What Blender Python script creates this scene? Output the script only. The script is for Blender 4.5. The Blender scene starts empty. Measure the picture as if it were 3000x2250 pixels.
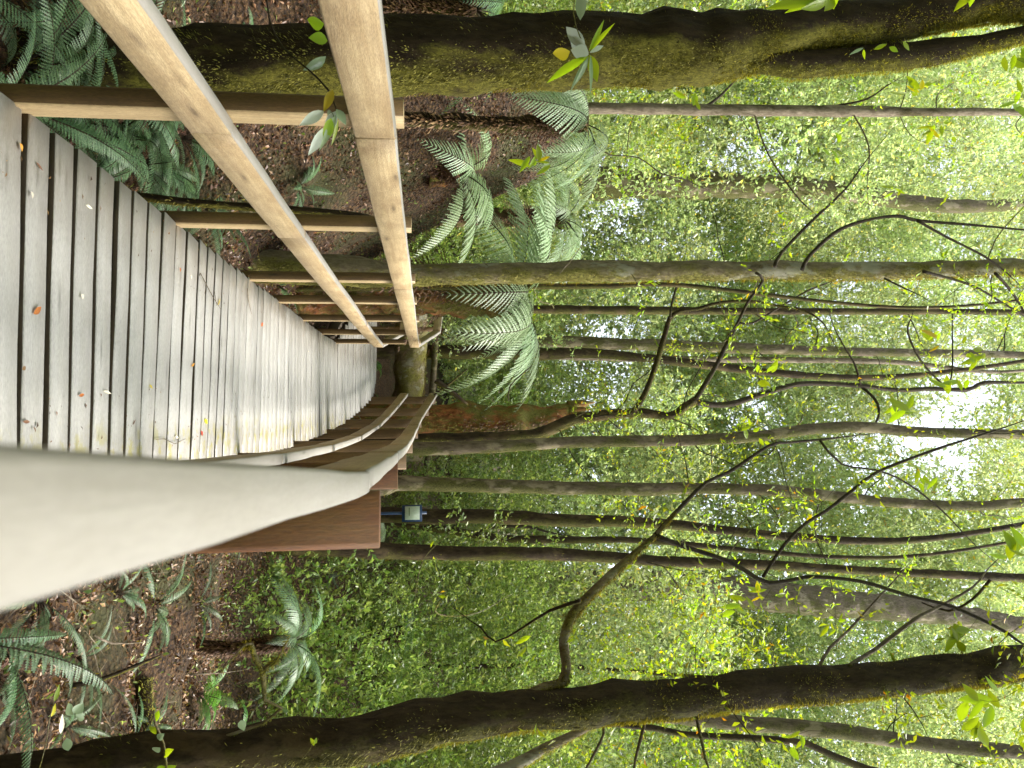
import bpy, math, random
import numpy as np
from mathutils import Vector, Matrix, noise as mn

rnd = random.Random(7)
rng = np.random.default_rng(7)
S = bpy.context.scene
COL = S.collection

# ------------------------------------------------------------------ camera
F = 2333.0                       # focal length in pixels of the 3000 x 2250 photograph (28 mm on 36 mm)
PITCH = math.atan(257 / F)
CAM = Vector((0, 0, 1.2))
cp, sp = math.cos(PITCH), math.sin(PITCH)
cd = bpy.data.cameras.new('camera'); cam = bpy.data.objects.new('camera', cd); COL.objects.link(cam)
cd.sensor_width = 36; cd.lens = 28; cd.clip_end = 400; cd.clip_start = 0.02
fwd = Vector((0, cp, sp)); upc = Vector((0, -sp, cp)); right = Vector((1, 0, 0))
# the photographer turned the camera on its side: picture right is world up, picture up is world left
R = Matrix((upc, -right, -fwd)).transposed()
cam.matrix_world = Matrix.Translation(CAM) @ R.to_4x4()
cd.dof.use_dof = True; cd.dof.focus_distance = 4.6; cd.dof.aperture_fstop = 8.5
S.camera = cam

# ------------------------------------------------------------------ world, sun, exposure
SUN_DIR = Vector((0.72, 0.12, 1.05)).normalized()
elev = math.asin(SUN_DIR.z); az = math.atan2(SUN_DIR.x, SUN_DIR.y)
W = bpy.data.worlds.new('World'); S.world = W; W.use_nodes = True
nt = W.node_tree; nt.nodes.clear()
out = nt.nodes.new('ShaderNodeOutputWorld'); bg = nt.nodes.new('ShaderNodeBackground')
sky = nt.nodes.new('ShaderNodeTexSky'); sky.sky_type = 'NISHITA'; sky.sun_disc = False
sky.sun_elevation = elev; sky.sun_rotation = az; sky.air_density = 1.0; sky.dust_density = 3.0; sky.ozone_density = 1.0
hsv = nt.nodes.new('ShaderNodeHueSaturation'); hsv.inputs['Saturation'].default_value = 0.45
nt.links.new(sky.outputs[0], hsv.inputs['Color']); nt.links.new(hsv.outputs[0], bg.inputs['Color'])
bg.inputs['Strength'].default_value = 0.15
nt.links.new(bg.outputs[0], out.inputs[0])
sd = bpy.data.lights.new('sun', 'SUN'); sd.energy = 2.4; sd.angle = math.radians(22); sd.color = (1.0, 0.95, 0.87)
sun = bpy.data.objects.new('sun', sd); COL.objects.link(sun)
sun.rotation_euler = SUN_DIR.to_track_quat('Z', 'Y').to_euler()
S.view_settings.view_transform = 'Standard'; S.view_settings.look = 'None'
S.view_settings.exposure = 1.95; S.view_settings.gamma = 1; S.view_settings.use_curve_mapping = False
S.render.engine = 'CYCLES'
S.cycles.max_bounces = 10; S.cycles.diffuse_bounces = 5; S.cycles.glossy_bounces = 2
S.cycles.transmission_bounces = 8; S.cycles.caustics_reflective = False; S.cycles.caustics_refractive = False
S.cycles.use_denoising = True
S.cycles.sample_clamp_indirect = 6

# ------------------------------------------------------------------ picture pixel -> place
def P(x, y, Y):
    u = (y - 1125) / F; v = (x - 1500) / F
    dy = cp - v * sp; dz = sp + v * cp
    t = Y / dy
    return Vector((u * t, Y, CAM.z + dz * t))

# ------------------------------------------------------------------ materials
def mat(name):
    m = bpy.data.materials.new(name); m.use_nodes = True
    n = m.node_tree.nodes; l = m.node_tree.links
    return m, n, l, n['Principled BSDF']
def ramp(n, stops, interp='LINEAR'):
    r = n.new('ShaderNodeValToRGB'); e = r.color_ramp.elements; r.color_ramp.interpolation = interp
    while len(e) < len(stops): e.new(0.5)
    for el, (p, c) in zip(e, stops):
        el.position = p; el.color = (*c, 1)
    return r
def texco(n, l, scale, obj=True, rand=True):
    tc = n.new('ShaderNodeTexCoord'); mp = n.new('ShaderNodeMapping'); mp.inputs['Scale'].default_value = scale
    l.new(tc.outputs['Object'], mp.inputs['Vector'])
    if rand:
        oi = n.new('ShaderNodeObjectInfo'); mu = n.new('ShaderNodeMath'); mu.operation = 'MULTIPLY'; mu.inputs[1].default_value = 57.0
        l.new(oi.outputs['Random'], mu.inputs[0])
        cx = n.new('ShaderNodeCombineXYZ')
        for i in range(3): l.new(mu.outputs[0], cx.inputs[i])
        l.new(cx.outputs[0], mp.inputs['Location'])
    return mp
def noise(n, l, vec, scale, detail=6, rough=0.6, dist=0.0):
    t = n.new('ShaderNodeTexNoise'); t.inputs['Scale'].default_value = scale; t.inputs['Detail'].default_value = detail
    t.inputs['Roughness'].default_value = rough; t.inputs['Distortion'].default_value = dist
    l.new(vec, t.inputs['Vector']); return t
def mixc(n, l, fac, a, b, mode='MIX'):
    m = n.new('ShaderNodeMix'); m.data_type = 'RGBA'; m.blend_type = mode
    if isinstance(fac, (int, float)): m.inputs[0].default_value = fac
    else: l.new(fac, m.inputs[0])
    for i, s in ((6, a), (7, b)):
        if isinstance(s, tuple): m.inputs[i].default_value = (*s, 1)
        else: l.new(s, m.inputs[i])
    return m.outputs[2]
def bump(n, l, h, bs, strength, dist=0.01):
    b = n.new('ShaderNodeBump'); b.inputs['Strength'].default_value = strength; b.inputs['Distance'].default_value = dist
    l.new(h, b.inputs['Height']); l.new(b.outputs[0], bs.inputs['Normal'])

def wood(name, dark, light, stain, rough, lichen=False, wear=0.5, speck=0.72, bmp=0.35):
    """sawn board; the grain runs along the board's own X"""
    m, n, l, b = mat(name)
    mp = texco(n, l, (1.2, 28, 28))
    g = noise(n, l, mp.outputs[0], 1.6, 9, 0.68, 1.2)
    r = ramp(n, [(0.25, dark), (0.5, tuple((a + c) / 2 for a, c in zip(dark, light))), (0.72, light)])
    l.new(g.outputs[0], r.inputs[0])
    mp2 = texco(n, l, (2.2, 5, 5))
    s = noise(n, l, mp2.outputs[0], 1.5, 5, 0.65)
    r2 = ramp(n, [(0.42, (0, 0, 0)), (0.72, (wear, wear, wear))]); l.new(s.outputs[0], r2.inputs[0])
    c = mixc(n, l, r2.outputs[0], r.outputs[0], stain)
    # knots
    mp3 = texco(n, l, (1.3, 7, 7)); vo = n.new('ShaderNodeTexVoronoi'); vo.inputs['Scale'].default_value = 1.7
    l.new(mp3.outputs[0], vo.inputs['Vector'])
    rk = ramp(n, [(0.05, (0.85, 0.85, 0.85)), (0.09, (0.45, 0.45, 0.45)), (0.2, (0, 0, 0))]); l.new(vo.outputs['Distance'], rk.inputs[0])
    c = mixc(n, l, rk.outputs[0], c, tuple(x * 0.55 for x in stain))
    # fine speckle
    mp4 = texco(n, l, (60, 260, 260)); sp_ = noise(n, l, mp4.outputs[0], 1.0, 3)
    rs = ramp(n, [(0.3, (speck, speck, speck)), (0.62, (1.05, 1.05, 1.05))]); l.new(sp_.outputs[0], rs.inputs[0])
    c = mixc(n, l, 1.0, c, rs.outputs[0], 'MULTIPLY')
    if lichen:
        ge = n.new('ShaderNodeNewGeometry')
        sx = n.new('ShaderNodeSeparateXYZ'); l.new(ge.outputs['Position'], sx.inputs[0])
        # yellow lichen along the right-hand ends of the planks
        li = n.new('ShaderNodeMath'); li.operation = 'MULTIPLY_ADD'; li.inputs[1].default_value = -0.03; l.new(sx.outputs[1], li.inputs[0]); l.new(sx.outputs[0], li.inputs[2])
        rr = n.new('ShaderNodeMapRange'); rr.inputs[1].default_value = 0.02; rr.inputs[2].default_value = 0.17; l.new(li.outputs[0], rr.inputs[0])
        ln = noise(n, l, ge.outputs['Position'], 9, 5, 0.7)
        rl = ramp(n, [(0.52, (0, 0, 0)), (0.58, (.8, .8, .8))]); l.new(ln.outputs[0], rl.inputs[0])
        mu = n.new('ShaderNodeMath'); mu.operation = 'MULTIPLY'; l.new(rr.outputs[0], mu.inputs[0]); l.new(rl.outputs[0], mu.inputs[1])
        c = mixc(n, l, mu.outputs[0], c, (0.36, 0.33, 0.10))
        # brown grime at both ends
        gn = noise(n, l, ge.outputs['Position'], 3.5, 6, 0.65)
        ab = n.new('ShaderNodeMath'); ab.operation = 'MULTIPLY_ADD'; ab.inputs[1].default_value = 1.0; ab.inputs[2].default_value = 0.24; l.new(li.outputs[0], ab.inputs[0])
        a2 = n.new('ShaderNodeMath'); a2.operation = 'ABSOLUTE'; l.new(ab.outputs[0], a2.inputs[0])
        r3 = n.new('ShaderNodeMapRange'); r3.inputs[1].default_value = 0.30; r3.inputs[2].default_value = 0.55; l.new(a2.outputs[0], r3.inputs[0])
        m3 = n.new('ShaderNodeMath'); m3.operation = 'MULTIPLY'; l.new(r3.outputs[0], m3.inputs[0]); l.new(gn.outputs[0], m3.inputs[1])
        c = mixc(n, l, m3.outputs[0], c, (0.15, 0.12, 0.085))
    oi = n.new('ShaderNodeObjectInfo'); mr = n.new('ShaderNodeMapRange'); mr.inputs[3].default_value = 0.84; mr.inputs[4].default_value = 1.08; l.new(oi.outputs['Random'], mr.inputs[0])
    hs = n.new('ShaderNodeHueSaturation'); l.new(mr.outputs[0], hs.inputs['Value']); l.new(c, hs.inputs['Color']); c = hs.outputs[0]
    l.new(c, b.inputs['Base Color']); b.inputs['Roughness'].default_value = rough
    mx = n.new('ShaderNodeMath'); mx.operation = 'ADD'; l.new(g.outputs[0], mx.inputs[0]); l.new(sp_.outputs[0], mx.inputs[1])
    bump(n, l, mx.outputs[0], b, bmp, 0.004)
    return m
M = {}
M['pine'] = wood('pine_board', (0.34, 0.235, 0.115), (0.60, 0.47, 0.275), (0.25, 0.16, 0.08), 0.55, wear=0.8)
M['pine_top'] = wood('weathered_board_edge', (0.25, 0.232, 0.205), (0.30, 0.283, 0.255), (0.20, 0.18, 0.145), 0.55, wear=0.45, speck=0.95, bmp=.15)
M['pine_shaded'] = wood('shaded_pine_board', (0.22, 0.145, 0.06), (0.40, 0.29, 0.14), (0.15, 0.12, 0.04), 0.6, wear=0.6)  # darker pine copy: shade of the right railing's inner faces put into colour
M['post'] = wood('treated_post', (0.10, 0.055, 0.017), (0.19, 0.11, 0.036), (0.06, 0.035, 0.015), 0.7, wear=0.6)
M['post_lit'] = wood('post_lit_face', (0.34, 0.235, 0.11), (0.55, 0.42, 0.23), (0.2, 0.13, 0.06), 0.6, wear=0.5)  # paler copy of the post wood for sides painted as lit
M['post_red'] = wood('red_brown_post', (0.06, 0.018, 0.003), (0.17, 0.058, 0.008), (0.12, 0.07, 0.009), 0.75, wear=0.7)
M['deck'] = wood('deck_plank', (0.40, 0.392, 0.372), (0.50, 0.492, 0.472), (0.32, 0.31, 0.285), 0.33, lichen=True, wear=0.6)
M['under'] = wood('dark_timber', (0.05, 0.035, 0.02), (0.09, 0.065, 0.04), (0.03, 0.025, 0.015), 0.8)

def bark(name, base, hi, moss, cover, msc=3.0, rough=0.9, z=0.35, side=0.0):
    m, n, l, b = mat(name)
    mp = texco(n, l, (1, 1, z)); g = noise(n, l, mp.outputs[0], 26, 9, 0.7)
    r = ramp(n, [(0.32, base), (0.68, hi)]); l.new(g.outputs[0], r.inputs[0])
    mp2 = texco(n, l, (1, 1, 0.5)); s = noise(n, l, mp2.outputs[0], msc, 7, 0.72)
    r2 = ramp(n, [(0.5 - cover * 0.3 - 0.02, (0, 0, 0)), (0.62 - cover * 0.3, (1, 1, 1))]);
    if side:
        ge = n.new('ShaderNodeNewGeometry'); sx = n.new('ShaderNodeSeparateXYZ'); l.new(ge.outputs['Normal'], sx.inputs[0])
        ms_ = n.new('ShaderNodeMath'); ms_.operation = 'MULTIPLY_ADD'; ms_.inputs[1].default_value = side; l.new(sx.outputs[0], ms_.inputs[0]); l.new(s.outputs[0], ms_.inputs[2]); l.new(ms_.outputs[0], r2.inputs[0])
    else: l.new(s.outputs[0], r2.inputs[0])
    g2 = noise(n, l, mp2.outputs[0], 60, 6, 0.75, 1.5)
    rm = ramp(n, [(0.34, tuple(x * 0.12 for x in moss)), (0.66, tuple(x * 1.1 for x in moss))]); l.new(g2.outputs[0], rm.inputs[0])
    c = mixc(n, l, r2.outputs[0], r.outputs[0], rm.outputs[0])
    if name.startswith(('grey', 'green', 'dark')):
        s3 = noise(n, l, mp2.outputs[0], 4.5, 5, 0.6); r3 = ramp(n, [(0.56, (0, 0, 0)), (0.62, (.55, .55, .55))]); l.new(s3.outputs[0], r3.inputs[0])
        c = mixc(n, l, r3.outputs[0], c, tuple(min(.4, q * 1.9) for q in hi))
    l.new(c, b.inputs['Base Color']); b.inputs['Roughness'].default_value = rough
    b.inputs['Specular IOR Level'].default_value = 0.2
    mx = n.new('ShaderNodeMath'); mx.operation = 'ADD'; l.new(g.outputs[0], mx.inputs[0]); l.new(g2.outputs[0], mx.inputs[1])
    bump(n, l, mx.outputs[0], b, 0.9, 0.02)
    return m
M['bark_moss'] = bark('mossy_bark', (0.016, 0.010, 0.005), (0.060, 0.040, 0.018), (0.22, 0.20, 0.03), -0.28, side=0.26)
M['bark_dark'] = bark('dark_bark', (0.020, 0.013, 0.007), (0.075, 0.052, 0.027), (0.13, 0.12, 0.025), 0.0, side=0.16)
M['bark_grey'] = bark('grey_bark', (0.07, 0.052, 0.034), (0.22, 0.175, 0.12), (0.17, 0.165, 0.05), 0.10, side=0.12)
M['bark_green'] = bark('green_mossy_bark', (0.10, 0.08, 0.05), (0.32, 0.26, 0.17), (0.27, 0.25, 0.06), 0.2, side=0.12)
M['bark_pale'] = bark('pale_lichen_bark', (0.10, 0.075, 0.05), (0.36, 0.30, 0.22), (0.12, 0.10, 0.04), -0.05)
M['bark_rot'] = bark('rotten_red_wood', (0.07, 0.024, 0.009), (0.48, 0.18, 0.07), (0.26, 0.24, 0.06), 0.24, msc=4)
M['twig'] = bark('twig_bark', (0.028, 0.020, 0.014), (0.085, 0.065, 0.045), (0.10, 0.09, 0.03), -0.1)

def leafmat(name, stops, trans=0.45, rough=0.35, tint=1.25):
    m, n, l, b = mat(name)
    ge = n.new('ShaderNodeNewGeometry'); r = ramp(n, stops); l.new(ge.outputs['Random Per Island'], r.inputs[0])
    oi = n.new('ShaderNodeObjectInfo')
    hs = n.new('ShaderNodeHueSaturation'); mr = n.new('ShaderNodeMapRange'); mr.inputs[3].default_value = 0.485; mr.inputs[4].default_value = 0.515
    mv = n.new('ShaderNodeMapRange'); mv.inputs[3].default_value = 0.75; mv.inputs[4].default_value = 1.2
    l.new(oi.outputs['Random'], mr.inputs[0]); l.new(oi.outputs['Random'], mv.inputs[0])
    l.new(mr.outputs[0], hs.inputs['Hue']); l.new(mv.outputs[0], hs.inputs['Value']); l.new(r.outputs[0], hs.inputs['Color'])
    l.new(hs.outputs[0], b.inputs['Base Color']); b.inputs['Roughness'].default_value = rough
    tr = n.new('ShaderNodeBsdfTranslucent'); h2 = n.new('ShaderNodeHueSaturation'); h2.inputs['Value'].default_value = tint; h2.inputs['Saturation'].default_value = 1.1
    h2.inputs['Hue'].default_value = 0.485
    l.new(hs.outputs[0], h2.inputs['Color']); l.new(h2.outputs[0], tr.inputs['Color'])
    ms = n.new('ShaderNodeMixShader'); ms.inputs[0].default_value = trans
    l.new(b.outputs[0], ms.inputs[1]); l.new(tr.outputs[0], ms.inputs[2]); l.new(ms.outputs[0], n['Material Output'].inputs['Surface'])
    return m
M['leaf_far'] = leafmat('forest_leaf', [(0.0, (0.18, 0.25, 0.09)), (0.4, (0.31, 0.40, 0.15)), (0.8, (0.43, 0.51, 0.26)), (0.95, (0.50, 0.54, 0.14)), (1.0, (0.6, 0.45, 0.10))], 0.5, 0.25, 1.6)
M['leaf_under'] = leafmat('undergrowth_leaf', [(0.0, (0.08, 0.14, 0.03)), (0.5, (0.18, 0.27, 0.06)), (1.0, (0.32, 0.40, 0.12))], 0.45, 0.3, 1.4)
M['leaf_near'] = leafmat('young_leaf', [(0.0, (0.16, 0.28, 0.03)), (0.6, (0.26, 0.38, 0.04)), (0.93, (0.36, 0.44, 0.05)), (1.0, (0.5, 0.3, 0.04))], 0.55, 0.35, 1.4)
M['leaf_gloss'] = leafmat('glossy_leaf', [(0.0, (0.10, 0.20, 0.07)), (1.0, (0.42, 0.52, 0.36))], 0.25, 0.12, 1.3)  # paler end of the ramp stands in for sky reflection
M['leaf_shine'] = leafmat('painted_shine_leaf', [(0.0, (0.50, 0.60, 0.50)), (1.0, (0.72, 0.78, 0.74))], 0.2, 0.1, 1.1)  # sky reflection on the leaves put into a near-white base colour
M['leaf_yellow'] = leafmat('yellow_leaf', [(0.0, (0.62, 0.50, 0.03)), (1.0, (0.7, 0.6, 0.05))], 0.35, 0.35, 1.1)
M['frond'] = leafmat('fern_green', [(0.0, (0.07, 0.14, 0.065)), (0.5, (0.11, 0.20, 0.09)), (1.0, (0.17, 0.27, 0.125))], 0.3, 0.42, 1.3)
M['frond_pale'] = leafmat('tree_fern_green', [(0.0, (0.17, 0.27, 0.12)), (0.5, (0.27, 0.38, 0.20)), (1.0, (0.38, 0.48, 0.30))], 0.3, 0.4, 1.2)
M['frond_bright'] = leafmat('bright_fern_green', [(0.0, (0.06, 0.15, 0.03)), (1.0, (0.12, 0.26, 0.05))], 0.4, 0.42, 1.3)
M['frond_dead'] = leafmat('dead_frond', [(0.0, (0.05, 0.02, 0.010)), (0.6, (0.13, 0.055, 0.022)), (1.0, (0.26, 0.15, 0.07))], 0.15, 0.7, 1.0)
M['moss'] = leafmat('moss_tuft', [(0.0, (0.05, 0.045, 0.008)), (0.5, (0.18, 0.17, 0.024)), (1.0, (0.36, 0.33, 0.055))], 0.4, 0.8, 1.4)
M['litter'] = leafmat('litter_leaf', [(0.0, (0.03, 0.013, 0.005)), (0.4, (0.12, 0.056, 0.018)), (0.78, (0.22, 0.115, 0.042)), (0.95, (0.38, 0.23, 0.10)), (1.0, (0.55, 0.43, 0.28))], 0.1, 0.45, 1.0)
M['leaf_orange'] = leafmat('orange_leaf', [(0.0, (0.50, 0.17, 0.03)), (1.0, (0.62, 0.28, 0.06))], 0.15, 0.5, 1.0)
M['leaf_red'] = leafmat('red_leaf', [(0.0, (0.42, 0.06, 0.02)), (1.0, (0.5, 0.1, 0.03))], 0.15, 0.5, 1.0)
M['leaf_cream'] = leafmat('cream_leaf', [(0.0, (0.68, 0.60, 0.42)), (1.0, (0.8, 0.76, 0.66))], 0.1, 0.5, 1.0)
M['leaf_brown'] = leafmat('brown_leaf', [(0.0, (0.16, 0.08, 0.04)), (1.0, (0.24, 0.13, 0.06))], 0.1, 0.5, 1.0)

def soil():
    m, n, l, b = mat('forest_soil')
    mp = texco(n, l, (1, 1, 1), rand=False)
    g = noise(n, l, mp.outputs[0], 34, 8, 0.75); v = n.new('ShaderNodeTexVoronoi'); v.inputs['Scale'].default_value = 30; l.new(mp.outputs[0], v.inputs['Vector'])
    r = ramp(n, [(0.36, (0.008, 0.004, 0.002)), (0.5, (0.050, 0.025, 0.010)), (0.60, (0.13, 0.07, 0.026)), (0.72, (0.26, 0.16, 0.075))]); l.new(g.outputs[0], r.inputs[0])
    s = noise(n, l, mp.outputs[0], 0.9, 6, 0.65); r2 = ramp(n, [(0.5, (0, 0, 0)), (0.6, (0.8, 0.8, 0.8))]); l.new(s.outputs[0], r2.inputs[0])
    c = mixc(n, l, r2.outputs[0], r.outputs[0], (0.055, 0.06, 0.015))
    l.new(c, b.inputs['Base Color']); b.inputs['Roughness'].default_value = 0.95
    mx = n.new('ShaderNodeMath'); mx.operation = 'ADD'; l.new(g.outputs[0], mx.inputs[0]); l.new(v.outputs['Distance'], mx.inputs[1])
    bump(n, l, mx.outputs[0], b, 1.0, 0.04)
    return m
M['soil'] = soil()
def plain(name, c, rough=0.5):
    m, n, l, b = mat(name)
    mp = texco(n, l, (1, 1, 1)); g = noise(n, l, mp.outputs[0], 40, 4)
    r = ramp(n, [(0.3, tuple(x * 0.85 for x in c)), (0.7, c)]); l.new(g.outputs[0], r.inputs[0]); l.new(r.outputs[0], b.inputs['Base Color'])
    b.inputs['Roughness'].default_value = rough; return m
M['sign_blue'] = plain('blue_paint', (0.012, 0.045, 0.13), 0.4)
M['sign_white'] = plain('pale_sign_panel', (0.62, 0.72, 0.60), 0.4)
M['sign_green'] = plain('green_print', (0.16, 0.24, 0.12), 0.5)
M['steel'] = plain('galvanised_steel', (0.35, 0.35, 0.34), 0.4)

# ------------------------------------------------------------------ mesh helpers
def mesh_np(name, v, f, mats, mi=None, smooth=False):
    v = np.asarray(v, dtype=np.float32); me = bpy.data.meshes.new(name)
    if isinstance(f, np.ndarray):
        k = f.shape[1]; nf = len(f); loops = f.reshape(-1).astype(np.int32)
        starts = np.arange(nf, dtype=np.int32) * k
    else:
        loops = np.array([i for q in f for i in q], dtype=np.int32)
        ln = np.array([len(q) for q in f]); nf = len(f); starts = np.concatenate(([0], np.cumsum(ln)[:-1])).astype(np.int32)
    me.vertices.add(len(v)); me.vertices.foreach_set('co', v.reshape(-1))
    me.loops.add(len(loops)); me.loops.foreach_set('vertex_index', loops)
    me.polygons.add(nf); me.polygons.foreach_set('loop_start', starts)
    if mi is not None: me.polygons.foreach_set('material_index', np.asarray(mi, dtype=np.int32))
    if smooth: me.polygons.foreach_set('use_smooth', np.ones(nf, dtype=bool))
    me.update(calc_edges=True); me.validate()
    for m in (mats if isinstance(mats, (list, tuple)) else [mats]): me.materials.append(m)
    return me
def link(name, data, parent=None, loc=(0, 0, 0), rot=None, scale=None):
    o = bpy.data.objects.new(name, data); COL.objects.link(o)
    if parent: o.parent = parent
    o.location = loc
    if rot is not None: o.rotation_euler = rot
    if scale is not None: o.scale = (scale,) * 3 if isinstance(scale, (int, float)) else scale
    return o
def tag(o, label=None, cat=None, group=None, kind=None):
    if label: o['label'] = label
    if cat: o['category'] = cat
    if group: o['group'] = group
    if kind: o['kind'] = kind
    return o
def thing(name, loc, label, cat, group=None, kind=None):
    return tag(link(name, None, None, loc), label, cat, group, kind)

def catmull(pts, rad, step):
    pts = [Vector(p) for p in pts]; Pn, Rn = [], []
    n = len(pts)
    for i in range(n - 1):
        p0 = pts[max(i - 1, 0)]; p1 = pts[i]; p2 = pts[i + 1]; p3 = pts[min(i + 2, n - 1)]
        k = max(2, int((p2 - p1).length / step))
        for j in range(k):
            t = j / k
            Pn.append(0.5 * ((2 * p1) + (-p0 + p2) * t + (2 * p0 - 5 * p1 + 4 * p2 - p3) * t * t + (-p0 + 3 * p1 - 3 * p2 + p3) * t ** 3))
            Rn.append(rad[i] * (1 - t) + rad[i + 1] * t)
    Pn.append(pts[-1]); Rn.append(rad[-1])
    return Pn, Rn
def tube(pts, rad, sides=10, step=0.15, lump=0.12, lumpscale=4.0, base=(0, 0, 0), seed=0, cap=True):
    Pn, Rn = catmull(pts, rad, step); base = Vector(base)
    vs, fs = [], []; ref = None
    for i, (p, r) in enumerate(zip(Pn, Rn)):
        t = (Pn[min(i + 1, len(Pn) - 1)] - Pn[max(i - 1, 0)])
        t = t.normalized() if t.length > 1e-9 else Vector((0, 0, 1))
        if ref is None: ref = t.orthogonal().normalized()
        ref = (ref - t * ref.dot(t)).normalized(); bi = t.cross(ref)
        for k in range(sides):
            a = 2 * math.pi * k / sides; d = ref * math.cos(a) + bi * math.sin(a)
            q = p + d * r
            nn = mn.noise(q * lumpscale + Vector((seed * 7.3, 0, 0))) + 0.5 * mn.noise(q * lumpscale * 3.1 + Vector((0, seed * 3.1, 0)))
            vs.append(p + d * r * (1 + lump * nn * 1.6) - base)
    m = len(Pn)
    for i in range(m - 1):
        for k in range(sides):
            a = i * sides + k; b = i * sides + (k + 1) % sides
            fs.append((a, b, b + sides, a + sides))
    if cap:
        fs.append(tuple(range(sides))[::-1]); fs.append(tuple((m - 1) * sides + k for k in range(sides)))
    return vs, fs, Pn, Rn
def tube_obj(name, pts, rad, mt, parent=None, base=(0, 0, 0), **kw):
    vs, fs, Pn, Rn = tube(pts, rad, base=base, **kw)
    me = mesh_np(name, [tuple(v) for v in vs], fs, mt, smooth=True)
    return link(name, me, parent), Pn, Rn
def box(lx, ly, lz, bev=0.004):
    """a sawn board: x along, chamfered long edges; centred in y, z and x"""
    hx, hy, hz = lx / 2, ly / 2, lz / 2; b = min(bev, hy * 0.4, hz * 0.4)
    prof = [(-hy + b, -hz), (hy - b, -hz), (hy, -hz + b), (hy, hz - b), (hy - b, hz), (-hy + b, hz), (-hy, hz - b), (-hy, -hz + b)]
    return hx, prof
def board_mesh(name, lx, ly, lz, mats, bev=0.004, wob=0.0015, segs=6, seed=0, top=None):
    """top: material index for faces whose normal points to +z"""
    hx, prof = box(lx, ly, lz, bev); vs, fs, mi = [], [], []
    r = random.Random(seed); ph = [r.uniform(0, 6.28) for _ in range(4)]
    for i in range(segs + 1):
        x = -hx + lx * i / segs
        dy = wob * (math.sin(x * 2.3 + ph[0]) + 0.5 * math.sin(x * 7.1 + ph[1])); dz = wob * (math.sin(x * 1.9 + ph[2]) + 0.4 * math.sin(x * 8.3 + ph[3]))
        for (y, z) in prof:
            vs.append((x, y + dy + r.gauss(0, wob * 0.25), z + dz + r.gauss(0, wob * 0.25)))
    for i in range(segs):
        for k in range(8):
            a = i * 8 + k; b = i * 8 + (k + 1) % 8
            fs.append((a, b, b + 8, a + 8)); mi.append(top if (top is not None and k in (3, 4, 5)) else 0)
    fs.append(tuple(range(8))[::-1]); mi.append(0); fs.append(tuple(segs * 8 + k for k in range(8))); mi.append(0)
    return mesh_np(name, vs, fs, mats, mi)
def place_board(name, parent, a, b, ly, lz, mats, seed=0, top=None, up=(0, 0, 1), **kw):
    """board from a to b (centre line), lz measured along up; parented at world position"""
    a = Vector(a); b = Vector(b); d = b - a; L = d.length; x = d.normalized(); u = Vector(up)
    y = u.cross(x).normalized(); z = x.cross(y)
    me = board_mesh(name, L, ly, lz, mats, seed=seed, top=top, **kw)
    o = link(name, me, parent); m = Matrix((x, y, z)).transposed().to_4x4(); m.translation = (a + b) / 2 - (parent.location if parent else Vector())
    o.matrix_basis = m
    return o

# ------------------------------------------------------------------ terrain
def path_right(Y):
    ks = [(-1, -.12), (0.2, .01), (1.65, .178), (3.4, .29), (5.3, .40), (7.5, .48), (10, .51), (11.4, .47), (12.5, .33), (13.4, .14), (14.2, -.2)]
    if Y <= ks[0][0]: return ks[0][1]
    for (a, xa), (b, xb) in zip(ks, ks[1:]):
        if Y <= b: return xa + (xb - xa) * (Y - a) / (b - a)
    return ks[-1][1]
def path_left(Y): return -.865 + .034 * Y
def deck_z(Y): return 0.0 if Y < 9.8 else min(0.36, 0.03 * (Y - 9.8) + 0.075 * max(0, Y - 11) ** 1.3)
def ground_z(X, Y):
    n = mn.noise(Vector((X * .55, Y * .55, 0))) * .22 + mn.noise(Vector((X * 1.7, Y * 1.7, 3))) * .15 + mn.noise(Vector((X * 5, Y * 5, 8))) * .06
    z = -.85 + .028 * max(Y, 0) + n
    def g(cx, cy, h, sx, sy): return h * math.exp(-((X - cx) / sx) ** 2 / 2 - ((Y - cy) / sy) ** 2 / 2)
    z += g(-2.75, 9.2, 2.9, .85, 1.5)          # brown bank below the tree ferns
    z += g(-4.6, 7.0, 1.6, 1.2, 2.2)
    z += g(-1.5, 7.2, .45, .8, 1.3)
    z += .10 * max(0, X - 1.6) + .09 * max(0, -X - 2.2)
    z += g(5.5, 9.5, .5, 1.6, 2.5)
    if Y > 9: z += .06 * (Y - 9)
    z += .10 * max(0, Y - 13)                  # the slope behind the turn
    # keep clear of the walkway
    c = (path_left(min(Y, 11)) + path_right(Y)) / 2; d = abs(X - c)
    lim = deck_z(Y) - .32
    if Y < 14.6 and d < 1.3:
        k = max(0, 1 - max(0, d - .7) / .6); z = z * (1 - k) + min(z, lim) * k
    return z
def grid_ground():
    xs = np.concatenate([np.linspace(-60, -8, 18)[:-1], np.linspace(-8, 8, 130), np.linspace(8, 60, 18)[1:]])
    ys = np.concatenate([np.linspace(-30, -2, 10)[:-1], np.linspace(-2, 18, 160), np.linspace(18, 90, 30)[1:]])
    v = [(x, y, ground_z(x, y)) for y in ys for x in xs]; nx = len(xs)
    idx = np.arange(len(ys) * nx).reshape(len(ys), nx)
    f = np.stack([idx[:-1, :-1], idx[:-1, 1:], idx[1:, 1:], idx[1:, :-1]], -1).reshape(-1, 4)
    o = link('ground', mesh_np('ground', v, f, M['soil'], smooth=True)); tag(o, 'brown forest floor with litter on both sides of the boardwalk', kind='structure')
grid_ground()

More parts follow.
